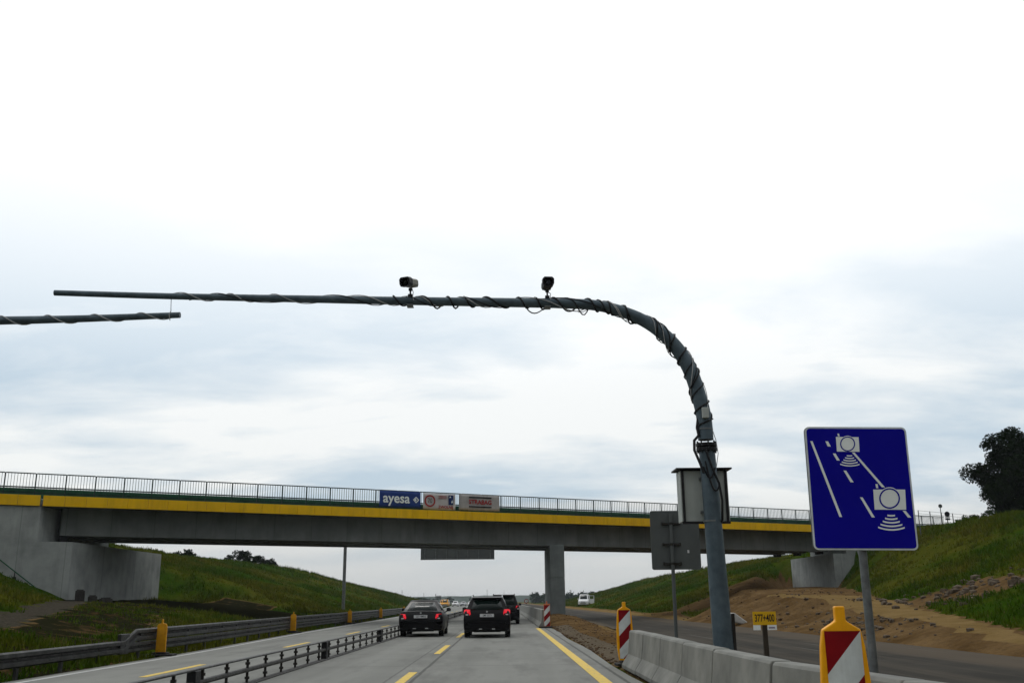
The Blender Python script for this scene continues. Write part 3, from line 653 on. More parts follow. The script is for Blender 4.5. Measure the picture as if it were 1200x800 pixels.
mb = MB(); mb.tube([rel(q) for q in ((3.13,YG,-.3),(3.13,YG,.55),(3.115,YG,1.3),(3.08,YG,3.0),(3.068,YG,3.45))], [.145,.143,.138,.122,.12], 24); mb.build('pole', 'gantry_steel', gm, smooth=50)
mb = MB(); mb.tube([rel((3.066,YG,3.45)),rel((3.066,YG,3.50))], .155, 24); mb.tube([rel((3.064,YG,3.52)),rel((3.064,YG,3.565))], .155, 24)
for k in range(8):
    a = k*math.pi/4; mb.cyl(rel((3.066+.135*math.cos(a),YG+.135*math.sin(a),3.42)),rel((3.066+.135*math.cos(a),YG+.135*math.sin(a),3.60)),.012,6)
mb.build('flange', 'black_plastic', gm, smooth=40)
mb = MB(); mb.box(rel((3.0,YG-.17,3.93)),rel((3.1,YG-.115,4.09))); mb.build('junction_box', 'cabinet', gm, bevel=.008)
mb = MB(); mb.tube([rel((3.058,YG,3.77)),rel((3.058,YG,3.79))], .122, 20); mb.tube([rel((3.078,YG,2.40)),rel((3.078,YG,2.425))], .130, 20); mb.build('band', 'galvanised', gm)
mb = MB(); mb.box(rel((3.272,YG-.03,-.05)),rel((3.31,YG+.03,1.1))); mb.build('earth_strip', 'rusty_steel', gm)
# cables wound round the arm
def arc_sample(s0, s1, n):
    Q = [Vector((p.x, YG, p.y)) for p in sp_]; Rr = [p.z for p in sp_]; d = [0]
    for a, b in zip(Q[:-1], Q[1:]): d.append(d[-1]+(b-a).length)
    res = []
    for k in range(n+1):
        s_ = s0+(s1-s0)*k/n; i = max(j for j in range(len(d)) if d[j] <= s_+1e-6); i = min(i, len(d)-2); t = (s_-d[i])/(d[i+1]-d[i])
        tan = (Q[i+1]-Q[i]).normalized(); res.append((Q[i].lerp(Q[i+1], t), tan, Rr[i]+(Rr[i+1]-Rr[i])*t, s_))
    return res, d[-1]
_, LEN = arc_sample(0, .1, 1)
def wrap(s0, s1, pitch, rad, ph, slack, seed):
    rr = random.Random(seed); turns = (s1-s0)/pitch; n = int(turns*14); S, _ = arc_sample(s0, s1, n); pts = []
    jit = [rr.uniform(-1,1) for _ in range(int(turns)+3)]
    for k, (c, tg, rd, s_) in enumerate(S):
        T = k/14; a = 2*math.pi*(T+ph+.25*math.sin(T*1.9+seed)); up = Vector((0,1,0)); u = up; w = tg.cross(u).normalized()
        dirv = u*math.cos(a)+w*math.sin(a); j_ = jit[int(T)]; sag = max(0, -dirv.z)*slack*max(0, j_)
        pts.append(rel(c+dirv*(rd+rad)+Vector((0,0,-sag))))
    return pts
cb = MB(); cb.tube(wrap(5.3, LEN-.1, .36, .013, .1, .05, 1), .013, 6); cb.tube(wrap(7.4, LEN-.3, .55, .010, .4, .09, 2), .010, 6); cb.tube(wrap(2.1, LEN-.5, 1.25, .009, .7, .02, 7), .008, 5)
cb.tube([rel(q) for q in ((2.96,YG-.02,3.95),(2.93,YG-.05,3.8),(2.945,YG-.06,3.68),(2.87,YG-.08,3.60),(2.86,YG-.10,3.45),(2.93,YG-.12,3.25),(2.97,YG-.15,3.1))], .022, 8)
def hang(a, b, drop, r, seg=12):
    a, b = Vector(a), Vector(b); return [rel(a.lerp(b, k/seg)+Vector((0,-.01,-drop*4*(k/seg)*(1-k/seg)))) for k in range(seg+1)]
cb.tube(hang((2.97,YG-.14,3.2),(3.14,YG-.14,3.18),.16,.012), .012, 6); cb.tube(hang((3.0,YG-.15,3.28),(3.19,YG-.13,2.92),.22,.014), .013, 6)
cb.tube([rel(q) for q in ((3.02,YG-.15,3.45),(3.06,YG-.16,3.3),(3.12,YG-.15,3.12),(3.19,YG-.14,2.95),(3.22,YG-.14,2.7),(3.21,YG-.10,2.42),(3.19,YG-.0,2.35))], .018, 8)
cb.build('black_cable', 'cable_dark', gm, smooth=60)
cb = MB(); cb.tube(wrap(1.7, LEN-.6, .95, .011, .25, .03, 4), .008, 5); cb.tube(wrap(8.2, LEN-.4, 1.1, .012, .0, .16, 5), .006, 5)
cb.tube([rel(q) for q in ((3.15,YG-.06,3.8),(3.20,YG-.07,3.6),(3.215,YG-.09,3.4),(3.17,YG-.12,3.2))], .006, 5); cb.build('pale_cable', 'cable_light', gm, smooth=60)
# cabinet on the mast
cbx = empty('control_cabinet', (3.03,YG+.14,2.42), 0, 'pale grey metal cabinet strapped behind the curved mast', 'cabinet')
mb = MB(); mb.box((-.36,.03,0),(.36,.34,.76)); mb.build('body', 'cabinet', cbx, bevel=.008)
mb = MB(); mb.prism([(-.42,-.04,.775),(.42,-.04,.775),(.42,.42,.775),(-.42,.42,.775)], (0,0,.022)); mb.build('roof', 'black_plastic', cbx)
mb = MB()
for sx in (-.325, .325): mb.box((sx-.018,.008,-.03),(sx+.018,.028,.77))
mb.box((-.36,.006,-.035),(.36,.028,.0)); mb.build('mounting_rail', 'black_plastic', cbx)
mb = MB()
for z in (.12, .62): mb.box((-.08,-.02,z),(.12,.029,z+.035))
mb.build('bracket', 'galvanised', cbx)
# surveillance cameras
def survey_cam(x, z, yaw, pitch, label, big):
    o = empty('traffic_camera', (x,YG,z), 0, label, 'camera')
    mb = MB(); mb.cyl((0,0,.0),(0,0,.13),.014,10); mb.cyl((0,0,.10),(0,0,.135),.03,10); mb.box((-.035,-.035,.0),(.035,.035,.035)); mb.build('bracket', 'black_plastic', o)
    mb = MB(); mb.tube([(-.03,0,-.005),(-.03,.0,-.14)], .012, 6); mb.tube([(.03,0,-.005),(.03,.0,-.14)], .012, 6)
    mb.box((-.05,-.09,-.16),(.05,.09,-.145)); mb.build('clamp', 'galvanised', o)
    T = Matrix.Translation((0,0,.21)) @ Matrix.Rotation(yaw,4,'Z') @ Matrix.Rotation(pitch,4,'X') @ Matrix.Scale(.78,4,(0,1,0)) @ Matrix.Scale(1.08,4) 
    mb = MB(); prof = [(-.06,-.045),(.06,-.045),(.075,-.01),(.075,.05),(.05,.075),(-.05,.075),(-.075,.05),(-.075,-.01)]
    mb.prism([T @ Vector((px_, -.14, pz_)) for px_, pz_ in prof], (T.to_3x3() @ Vector((0,.28,0)))); mb.build('housing', 'camera_beige' if big else 'black_plastic', o, bevel=.008)
    mb = MB(); pr2 = [(q[0]*1.12, q[1]*1.12+.004) for q in prof]
    inner = [(q[0]*.86, q[1]*.86) for q in prof]; n = len(prof)
    A = [T @ Vector((q[0],.10,q[1])) for q in pr2]+[T @ Vector((q[0],.23,q[1])) for q in pr2]+[T @ Vector((q[0],.23,q[1])) for q in inner]+[T @ Vector((q[0],.15,q[1])) for q in inner]
    fs = []
    for lv in range(3): fs += [(lv*n+i, lv*n+(i+1)%n, (lv+1)*n+(i+1)%n, (lv+1)*n+i) for i in range(n)]
    fs.append(tuple(3*n+i for i in range(n))); mb.add(A, fs); mb.build('hood', 'black_plastic', o)
    mb = MB(); mb.cyl(T @ Vector((0,.16,.01)), T @ Vector((0,.20,.01)), .035, 14); mb.build('lens', 'lens_glass', o)
    mb = MB(); mb.tube([T @ Vector((.04,-.13,-.04)), (.05,-.05,.06), (.045,-.06,-.02), (.06,-.07,-.08)], .006, 5); mb.build('cable', 'cable_light', o)
    return o
survey_cam(-1.44, 5.92, R(156), R(-12), 'beige boxy camera with black hood on the middle of the arm', True)
survey_cam(.71, 5.88, R(184), R(-4), 'black camera facing straight on at the start of the arm bend', False)
# left mast (arm enters the picture from the left)
lm = empty('camera_mast', (-15.2,YG,0), 0, 'grey steel arm with thin wire wound on it, reaching in from the left edge', 'mast')
lp_ = [(-15.2,-.3,.14),(-15.2,2.5,.13),(-15.15,3.9,.12),(-14.8,4.7,.11),(-14.0,5.3,.10),(-13.0,5.5,.092),(-10.5,5.54,.08),(-7.8,5.577,.066),(-6.48,5.60,.056),(-5.018,5.647,.047)]
lsp = smooth_path(lp_); mb = MB(); mb.tube([(p.x+15.2,0,p.y) for p in lsp], [p.z for p in lsp], 18); mb.build('arm', 'gantry_steel', lm, smooth=50)
mb = MB(); Q = [Vector((p.x+15.2,0,p.y)) for p in lsp if p.x > -10]; Rq = [p.z for p in lsp if p.x > -10]; pts = []
for i in range(len(Q)-1):
    for k in range(6):
        c = Q[i].lerp(Q[i+1], k/6); T = c.x/.72; rd = Rq[i]+.008; pts.append((c.x, rd*math.cos(T*6.283/1.0), c.z+rd*math.sin(T*6.283/1.0)))
mb.tube(pts, .009, 5); mb.tube([(10.045,-.03,5.55),(10.03,-.05,5.64),(10.045,-.02,5.72)], .007, 5); mb.build('pale_cable', 'cable_light', lm, smooth=60)
mb = MB(); mb.tube([(-5.17,YG-.02,5.905),(-5.165,YG-.02,5.80),(-5.158,YG-.02,5.69)], .005, 5); tag(mb.build('hanging_wire', 'cable_dark'), 'thin wire joining the tips of the two overhead arms', 'wire')

# ------------------------------------------------------------------ blue section-control sign
SX, SY = 3.2, 8.6
bs = empty('road_sign', (SX-.045,SY,0), 0, 'large blue road sign with two white camera symbols over lane lines', 'road sign')
bs.rotation_euler = (0, .012, 0)
u0, u1, v0_, v1_ = 2.738, 3.662, 1.70, 2.792; W = u1-u0; H = v1_-v0_
def rrect(w, h, r, n=5, cx=0, cz=0):
    pts = []
    for sx, sz, a0 in ((1,1,0),(-1,1,90),(-1,-1,180),(1,-1,270)):
        for k in range(n+1):
            a = R(a0+90*k/n); pts.append((cx+sx*(w/2-r)+r*math.cos(a), cz+sz*(h/2-r)+r*math.sin(a)))
    return pts
cx0 = (u0+u1)/2-SX; cz0 = (v0_+v1_)/2
mb = MB(); mb.prism([(x,-.062,z) for x, z in rrect(W, H, .045, cx=cx0, cz=cz0)], (0,.022,0)); mb.build('plate', 'sign_back', bs)
mb = MB(); mb.prism([(x,-.0645,z) for x, z in rrect(W-.004, H-.004, .043, cx=cx0, cz=cz0)], (0,.002,0)); mb.build('border', 'sign_grey_edge', bs)
mb = MB(); mb.prism([(x,-.0675,z) for x, z in rrect(W-.034, H-.034, .030, cx=cx0, cz=cz0)], (0,.0025,0)); mb.build('face', 'sign_blue', bs)
CRN = [(52,55),(607,50),(687,728),(107,735)]
import itertools
def homog(src):
    A = []; bb = []
    for (x, y), (u, v) in zip(src, [(0,0),(1,0),(1,1),(0,1)]):
        A.append([x,y,1,0,0,0,-u*x,-u*y]); bb.append(u); A.append([0,0,0,x,y,1,-v*x,-v*y]); bb.append(v)
    h = np.linalg.solve(np.array(A,float), np.array(bb,float)); return h
Hh = homog(CRN)
def sg(x, y, d=-.0695):
    k = Hh[6]*x+Hh[7]*y+1; u = (Hh[0]*x+Hh[1]*y+Hh[2])/k; v = (Hh[3]*x+Hh[4]*y+Hh[5])/k
    return (cx0-W/2+u*W, d, cz0+H/2-v*H)
mb = MB()
def bar(a, b, w):     # slanted bar with level ends
    mb.poly([sg(a[0]+w/2,a[1]), sg(a[0]-w/2,a[1]), sg(b[0]-w/2-1,b[1]), sg(b[0]+w/2+1,b[1])])
bar((91,133),(254,548),13)
for a, b in (((175,133),(189,161)),((216,199),(239,237)),((275,292),(315,356)),((366,438),(433,548))): bar(a, b, 15)
bar((320,192),(487,381),15); bar((602,509),(632,546),17)
def poly_px(pts, d=-.0695): mb.poly([sg(x,y,d) for x, y in pts][::-1])
poly_px([(225,108),(349,108),(355,188),(231,188)]); poly_px([(233,90),(242,90),(246,105),(236,105)])
poly_px([(431,394),(606,392),(613,503),(440,505)]); poly_px([(443,364),(455,364),(459,386),(447,386)])
def disc(cx, cy, r, d, n=28): return [(cx+r*math.cos(k*2*math.pi/n), cy+r*math.sin(k*2*math.pi/n)) for k in range(n)]
poly_px([(289+40*math.cos(t), 141+40*math.sin(t)) for t in np.linspace(math.pi*1.12, math.pi*1.88, 10)], -.0698)
poly_px([(521+58*math.cos(t), 438+58*math.sin(t)) for t in np.linspace(math.pi*1.15, math.pi*1.85, 12)], -.0698)
def arcs(cxa, ya, wa, yb, wb, n, th):
    for i in range(n):
        t = i/(n-1); w = wa+(wb-wa)*t; y = ya+(yb-ya)*t; sag = (2+11*t)*(wb/145); dx = 2*t
        top = [(cxa+dx+w*(s_-.5), y-sag*abs(2*s_-1)**2) for s_ in np.linspace(0,1,11)]; bot = [(x,yy+th) for x, yy in top][::-1]
        for k in range(10): poly_px([top[k], top[k+1], (top[k+1][0],top[k+1][1]+th), (top[k][0],top[k][1]+th)])
arcs(300, 208, 30, 263, 106, 5, 6.5); arcs(531, 533, 42, 611, 146, 5, 9)
mb.build('symbol', 'sign_white', bs)
mb = MB()
def ringpx(cx, cy, r0, r1, n=36):
    for k in range(n):
        a, b = 2*math.pi*k/n, 2*math.pi*(k+1)/n
        mb.poly([sg(cx+r0*math.cos(a),cy+r0*math.sin(a),-.0712), sg(cx+r0*math.cos(b),cy+r0*math.sin(b),-.0712), sg(cx+r1*math.cos(b),cy+r1*math.sin(b),-.0712), sg(cx+r1*math.cos(a),cy+r1*math.sin(a),-.0712)])
ringpx(289,146,35,41); ringpx(521,442,49,57); mb.build('lens_ring', 'sign_blue', bs)
mb = MB(); mb.tube([(0,0,-.3),(-.01,0,1.5),(-.014,0,2.74)], .036, 16); mb.build('post', 'galvanised', bs, smooth=50)
mb = MB()
for z in (1.9, 2.6): mb.box((-.25,-.04,z),(.25,-.03,z+.03)); mb.tube([(-.014,0,z),(-.014,0,z+.03)], .042, 14)
mb.build('clamp', 'black_plastic', bs)

# sign seen from the back
BX, BY = 3.12, 18.15
ks = empty('road_sign', (BX,BY,0), 0, 'plain grey back of a road sign on a thin post left of the curved mast', 'road sign')
mb = MB(); cxk = (2.755+3.66)/2-BX; czk = (1.835+2.915)/2; mb.prism([(x,.045,z) for x, z in rrect(.915, 1.08, .04, cx=cxk, cz=czk)], (0,.02,0)); mb.build('plate', 'sign_back', ks, bevel=.003)
mb = MB(); mb.prism([(x,.066,z) for x, z in rrect(.90, 1.06, .04, cx=cxk, cz=czk)], (0,.003,0)); mb.build('face', 'sign_blue', ks)
mb = MB(); mb.tube([(0,0,-.3),(.01,0,2.86)], .033, 14); mb.build('post', 'sign_back', ks, smooth=50)
for z in (2.66,2.28,1.93):
    mb = MB(); mb.box((-.15,-.005,z),(.17,.043,z+.03)); mb.tube([(.01,0,z-.005),(.01,0,z+.035)], .042, 14); mb.box((-.16,.0,z-.012),(-.13,.043,z+.042)); mb.box((.15,.0,z-.012),(.18,.043,z+.042)); mb.build('clamp', 'rusty_steel', ks)
mb = MB(); mb.box((.30,.041,2.135),(.335,.044,2.19)); mb.build('sticker', 'plate', ks)
# kilometre board
km = empty('kilometre_board', (3.355,12.83,0), 0, 'small yellow board reading 377+400 on a dark wooden stake', 'sign')
mb = MB(); mb.prism([(-.036,-.02,-.2),(.036,-.02,-.2),(.028,-.02,1.02),(-.028,-.02,1.02)], (0,.05,0)); mb.build('stake', 'old_wood', km, bevel=.004)
mb = MB(); mb.box((-.152,-.030,.975),(.148,-.0225,1.14)); mb.build('yellow_plate', 'km_yellow', km)
mb = MB(); mb.box((-.152,-.0295,.912),(-.060,-.0225,.973)); mb.box((.030,-.0295,.912),(.148,-.0225,.973)); mb.build('white_strip', 'sign_white', km)
mb = MB(); mb.text('377+400', .128, Matrix.Translation((-.002,-.0315,1.056)) @ FACE, sx=.56, bold=.0025); mb.build('numerals', 'ink', km)
mb = MB()
for k in range(7): mb.box((.045+k*.012,-.031,.93),(.053+k*.012,-.0297,.952))
mb.build('small_print', 'ink_purple', km)

# ------------------------------------------------------------------ cars
def loft(mb, st, mi=None):
    """st: list of rings (equal length lists of points)"""
    n = len(st[0]); b = len(mb.v)
    for r_ in st: mb.v += [tuple(p) for p in r_]
    k_ = mb.k if mi is None else mi
    for i in range(len(st)-1):
        for k in range(n): mb.f.append([b+i*n+k, b+i*n+(k+1)%n, b+(i+1)*n+(k+1)%n, b+(i+1)*n+k]); mb.mi.append(k_)
    mb.f.append([b+k for k in range(n)]); mb.mi.append(k_); mb.f.append([b+(len(st)-1)*n+k for k in range(n)][::-1]); mb.mi.append(k_)
def car(loc, rz, label, kind, paint, plate=None, lit=True, group=None, front=False, name='car'):
    P = dict(
     sedan=dict(L=4.55, W=1.74, H=1.38, low=[(-2.27,.40,.80,.60),(-2.22,.30,.84,.80),(-2.10,.24,.865,.94),(-1.4,.20,.87,.965),(-.2,.19,.87,.90),(1.2,.19,.87,.88),(1.9,.22,.85,.78),(2.2,.28,.78,.66),(2.27,.38,.7,.56)],
        belt=[(-1.62,.70,.955),(1.05,.70,.895)], roof=[(-.80,.55,1.36),(.05,.55,1.38)], rw=.62),
     hatch=dict(L=4.3, W=1.76, H=1.50, low=[(-2.12,.34,.80,.62),(-2.10,.26,.86,.86),(-2.02,.22,.878,.97),(-1.4,.20,.88,.965),(-.2,.19,.88,.94),(1.1,.19,.88,.92),(1.75,.22,.86,.84),(2.1,.28,.80,.68),(2.18,.38,.72,.56)],
        belt=[(-2.03,.74,.96),(1.15,.72,.915)], roof=[(-1.66,.60,1.44),(.20,.60,1.48)], rw=.62),
     suv=dict(L=4.6, W=1.84, H=1.68, low=[(-2.30,.42,.84,.70),(-2.28,.32,.90,.95),(-2.20,.28,.918,1.08),(-1.4,.26,.92,1.06),(-.2,.25,.92,1.05),(1.1,.25,.92,1.02),(1.8,.28,.90,.96),(2.2,.32,.84,.80),(2.28,.44,.76,.66)],
        belt=[(-2.21,.79,1.07),(1.10,.77,1.02)], roof=[(-1.95,.66,1.64),(.20,.66,1.66)], rw=.68),
     van=dict(L=4.9, W=1.90, H=1.95, low=[(-2.45,.40,.88,.80),(-2.43,.30,.93,1.05),(-2.3,.26,.95,1.12),(-1.4,.25,.95,1.12),(0,.25,.95,1.12),(1.2,.25,.95,1.10),(1.9,.28,.92,1.02),(2.35,.32,.86,.84),(2.45,.44,.78,.66)],
        belt=[(-2.4,.82,1.11),(1.55,.80,1.07)], roof=[(-2.2,.74,1.90),(.85,.72,1.94)], rw=.68))[kind]
    o = empty(name, loc, rz, label, 'van' if kind == 'van' else 'car', group)
    mb = MB(); rings = []
    for (y, zb, hw, zt) in P['low']:
        half = [(0,zb),(hw*.86,zb),(hw*.965,zb+.07),(hw*.99,zb+.18),(hw,(zb+zt)/2+.05),(hw*.985,zt-.13),(hw*.955,zt-.045),(hw*.90,zt-.005),(hw*.6,zt+.012),(0,zt+.02)]
        rings.append([(x,y,z) for x, z in half]+[(-x,y,z) for x, z in half[-2:0:-1]])
    loft(mb, rings)
    # cabin shell
    (yb0,wb0,zb0),(yb1,wb1,zb1) = P['belt']; (yr0,wr0,zr0),(yr1,wr1,zr1) = P['roof']; hW = P['low'][3][2]*.925
    bel = [(-hW,yb0,zb0-.05),(hW,yb0,zb0-.05),(hW,yb1,zb1-.05),(-hW,yb1,zb1-.05)]
    def ringat(t, push=0):
        # t 0 belt .. 1 roof edge; 12-point ring
        e = t**.95; w0 = hW*(1-e)+wr0*e; w1 = hW*(1-e)+wr1*e; y0 = yb0*(1-t)+yr0*t; y1 = yb1*(1-t)+yr1*t; z0 = (zb0-.03)*(1-t)+(zr0-.03)*t; z1 = (zb1-.03)*(1-t)+(zr1-.03)*t
        ys_ = [(y0-.0,w0*.35,z0),(y0+.015,w0*.78,z0),(y0+.07,w0*.98,z0)]
        ye_ = [(y1-.10,w1*.98,z1),(y1-.02,w1*.75,z1),(y1+.05,w1*.35,z1)]
        mid = [((y0*.6+y1*.4),(w0+w1)/2+.012,(z0*.6+z1*.4)+.012*t),((y0*.3+y1*.7),(w0+w1)/2+.012,(z0*.3+z1*.7)+.008*t)]
        seq = ys_+mid+ye_; return [(w,y,z) for y, w, z in seq]+[(-w,y,z) for y, w, z in seq[::-1]]
    rr_ = [ringat(t) for t in (0,.35,.7,.92,1.0)]
    top = [(x*.86,(y-(yr0+yr1)/2)*.93+(yr0+yr1)/2,z+.035) for x, y, z in rr_[-1]]; rr_.append(top)
    loft(mb, rr_)
    mb.build('body', paint, o, smooth=38)
    # glass, slightly proud of the shell
    def shell(t0, t1, idxs, name, off):
        mbg = MB(); a = ringat(t0); b = ringat(t1); vs_ = []
        for i in idxs: vs_.append(Vector(a[i]))
        for i in idxs[::-1]: vs_.append(Vector(b[i]))
        nrm = Vector(off).normalized()*.006
        n_ = len(idxs); pa = [v_+nrm for v_ in vs_]
        mbg.add(pa, [(i, i+1, 2*n_-2-i, 2*n_-1-i) for i in range(n_-1)]); g_ = mbg.build(name, 'car_glass', o, smooth=60); md = g_.modifiers.new('solid','SOLIDIFY'); md.thickness = .004; md.offset = 0
        return g_
    last = 15
    shell(.12,.88,[14,15,0,1],'rear_window',(0,-1,.4)); shell(.12,.90,[6,7,8,9],'windscreen',(0,1,.6))
    shell(.14,.86,[2,3,4,5],'side_window',(1,0,.3)); shell(.14,.86,[10,11,12,13],'side_window',(-1,0,.3))
    # pillars between side windows
    mbp = MB()
    for sgn in (1,-1):
        a = Vector(ringat(.13)[3]); b = Vector(ringat(.87)[3]); a.x *= sgn; b.x *= sgn; off = Vector((sgn*.012,0,.003)); mbp.poly([a+off+Vector((0,-.05,0)), a+off+Vector((0,.05,0)), b+off+Vector((0,.05,0)), b+off+Vector((0,-.05,0))])
    mbp.build('pillar', paint, o)
    yb = P['low'][0][0]; hw = P['low'][2][2]
    # bumper
    zt_b = .56 if kind != 'suv' else .66
    mb = MB(); ringsb = []
    for (dx, dy) in ((-hw*.98,.22),(-hw*.93,.04),(-hw*.6,-.035),(0,-.055),(hw*.6,-.035),(hw*.93,.04),(hw*.98,.22)):
        ringsb.append([(dx,yb+dy,.30),(dx,yb+dy,zt_b),(dx,yb+dy+.09,zt_b+.03),(dx,yb+dy+.13,.24)])
    loft(mb, ringsb); mb.build('rear_bumper', paint, o, smooth=50)
    yf = P['low'][-1][0]; mb = MB(); ringsb = []
    for (dx, dy) in ((-hw*.96,-.26),(-hw*.88,-.04),(-hw*.5,.035),(0,.05),(hw*.5,.035),(hw*.88,-.04),(hw*.96,-.26)):
        ringsb.append([(dx,yf+dy,.26),(dx,yf+dy,.54),(dx,yf+dy-.1,.57),(dx,yf+dy-.14,.22)])
    loft(mb, ringsb); mb.build('front_bumper', paint if front else 'black_plastic', o, smooth=50)
    # wheels
    rw = P['rw']/2; ax = (-P['L']*.29, P['L']*.31)
    for wy in ax:
        for sx in (-1, 1):
            xw = sx*(hw-.11); wh = MB(); wh.tube([(xw-.10,wy,rw),(xw-.08,wy,rw),(xw+.08,wy,rw),(xw+.10,wy,rw)], [rw*.93,rw,rw,rw*.93], 22)
            t_ = wh.build('wheel', 'tyre', o, smooth=40); rim = MB(); xo = xw+sx*.102
            rim.cyl((xo-sx*.03,wy,rw),(xo+sx*.004,wy,rw),rw*.62,20); rim.build('rim', 'alloy', t_, smooth=40)
            ar = MB(); ring_ = [];
            for k in range(17):
                a = math.pi*k/16; ring_.append((rw*1.14*math.cos(a), rw+rw*1.14*math.sin(a)))
            for k in range(16):
                (ya_,za_),(yb_,zb_) = ring_[k], ring_[k+1]; X_ = sx*(P['low'][3][2]+.004)
                ar.poly([(X_,wy+ya_,za_),(X_,wy+yb_,zb_),(X_,wy+yb_*.84,rw+(zb_-rw)*.84),(X_,wy+ya_*.84,rw+(za_-rw)*.84)])
            ar.poly([(sx*(P['low'][3][2]+.002),wy+q[0],q[1]) for q in ring_])
            ar.build('wheel_arch', 'black_plastic', o)
    # lights
    red = 'tail_red' if lit else 'tail_dim'
    if kind == 'sedan': L0, L1, x0, x1 = .66, .86, .56, .845
    elif kind == 'hatch': L0, L1, x0, x1 = .80, 1.02, .60, .865
    elif kind == 'suv': L0, L1, x0, x1 = .84, 1.05, .68, .905
    else: L0, L1, x0, x1 = .7, 1.1, .80, .94
    for sx in (-1,1):
        mb = MB(); yk = yb-.012
        pts = [(sx*x0,yk+.03,L0+.04),(sx*(x0+.04),yk+.02,L1-.01),(sx*(x1-.05),yk+.09,L1),(sx*x1,yk+.22,L1-.03),(sx*x1,yk+.20,L0+.03),(sx*(x1-.05),yk+.07,L0),(sx*(x0+.05),yk+.02,L0)]
        mb.prism(pts, (0,.16,0)); tl = mb.build('tail_lamp', red, o, bevel=.012)
        mb = MB(); mb.box((min(sx*(x0+.10),sx*(x0+.19)),yk-.0,L0+.012),(max(sx*(x0+.10),sx*(x0+.19)),yk+.06,L0+.05)); mb.build('reversing_lens', 'lamp_clear', tl)
        mb = MB(); pts = [(sx*.50,yf-.02,.62),(sx*.52,yf-.06,.72),(sx*.80,yf-.22,.76),(sx*.82,yf-.24,.62)]; mb.prism(pts, (0,-.10,0)); mb.build('headlight', 'head_glass', o)
        # mirror
        mb = MB(); ym = yb1-.38; zm = zb1+.08; xm = sx*(hW+.13)
        mb.prism([(xm-.09,ym,zm-.06),(xm+.08,ym,zm-.05),(xm+.10,ym,zm+.05),(xm+.02,ym,zm+.10),(xm-.09,ym,zm+.08)], (0,.12,0)); mb.tube([(xm-sx*.05,ym+.06,zm-.03),(sx*hW*.93,ym+.08,zb1-.02)], .025, 6)
        mb.build('wing_mirror', 'black_plastic' if not front else paint, o, bevel=.015)
    if plate:
        zp = {'sedan':.705,'hatch':.745,'suv':.62}[kind]; mb = MB(); mb.box((-.26,yb-.075,zp),(.26,yb-.030,zp+.112)); pl = mb.build('number_plate', 'plate', o)
        mb = MB(); mb.text(plate, .105, Matrix.Translation((.01,yb-.0765,zp+.055)) @ FACE, bold=.001, sx=.85); mb.build('characters', 'ink', pl)
        mb = MB(); mb.cyl((0,yb-.02,zp+.19),(0,yb+.05,zp+.19),.035,14); mb.build('badge', 'chrome', o)
    if front:
        mb = MB(); mb.box((-.42,yf-.02,.58),(.42,yf+.012,.70)); mb.box((-.5,yf+.03,.32),(.5,yf+.056,.44)); mb.build('grille', 'black_plastic', o)
    mb = MB(); mb.cyl((-.35,yb-.03,.27),(-.35,yb+.2,.27),.03,10); mb.box((-.5,yb+.1,.2),(.5,yb+.5,.30)); mb.build('exhaust', 'black_plastic', o)
    mb = MB(); mb.tube([(0,yr0+.15,zr0+.02),(0,yr0+.0,zr0+.20),(0,yr0-.04,zr0+.30)], .006, 5); mb.build('aerial', 'black_plastic', o)
    if kind in ('hatch','suv'):
        for sx in (-1,1):
            mb = MB(); xr = sx*(wr0-.03); mb.tube([(xr,yr0+.06,zr0),(xr,yr0+.13,zr0+.065),(xr,0,zr1+.075),(xr,yr1-.1,zr1+.06),(xr,yr1,zr1)], .018, 8); mb.build('roof_rail', 'chrome' if kind=='hatch' else 'black_plastic', o)
        mb = MB(); mb.prism([(-wr0*.92,yr0-.14,zr0-.03),(wr0*.92,yr0-.14,zr0-.03),(wr0*.95,yr0+.1,zr0+.012),(-wr0*.95,yr0+.1,zr0+.012)], (0,0,.035)); mb.build('spoiler', paint, o, bevel=.01)
        mb = MB(); mb.tube([(.02,yr0+.06,zr0-.42),(.35,yr0-.10,zr0-.44)],.008,5); mb.build('wiper', 'black_plastic', o)
    if kind != 'van':
        mb = MB(); mb.box((-.30,yb-.048,.30),(.30,yb-.03,.335)); mb.build('lower_trim', 'chrome', o)
    return o
car((-3.27,41.0,0), R(.3), 'black saloon car in the left lane with both tail lamps glowing', 'sedan', 'paint_black', 'SZY 4MR6')
car((-.65,39.15,0), R(0), 'black hatchback with roof rails, nearest car in the right lane', 'hatch', 'paint_black', 'SMI 0573')
car((-.02,60.4,0), R(0), 'black off road car half hidden behind the black hatchback', 'suv', 'paint_black', None)
v_ = car((14.4,178,gz(14.4,178)), R(170), 'white van with its door open parked far off on the unfinished carriageway', 'van', 'paint_white', None, False, front=True, name='van')
mb = MB(); T = Matrix.Translation((-.95,1.15,0)) @ Matrix.Rotation(R(-70),4,'Z'); mb.box((-.03,-.95,.35),(.03,0,1.15), mat=T)
mb.box((-.03,-.95,1.15),(.03,-.85,1.75), mat=T); mb.box((-.03,-.1,1.15),(.03,0,1.75), mat=T); mb.box((-.03,-.85,1.68),(.03,-.1,1.75), mat=T); mb.build('open_door', 'paint_white', v_)
ml = float
def onleft(px_off, Y): return px_off
car((-18.4,300,0), R(176), 'yellow service van far off among the oncoming traffic, leftmost', 'van', 'paint_yellow', None, False, front=True, name='van')
car((-16.9,285,0), R(176), 'yellow service van far off beside another yellow one', 'van', 'paint_yellow', None, False, front=True, name='van')
car((-14.4,292,0), R(177), 'small white oncoming car far off beside the yellow vans', 'hatch', 'paint_white', None, False, front=True)
car((-12.6,305,0), R(177), 'small silver oncoming car far off, second from the yellow vans', 'sedan', 'paint_silver', None, False, front=True)
car((-11.2,330,0), R(178), 'small white oncoming car far off nearest the steel barrier', 'sedan', 'paint_white', None, False, front=True)

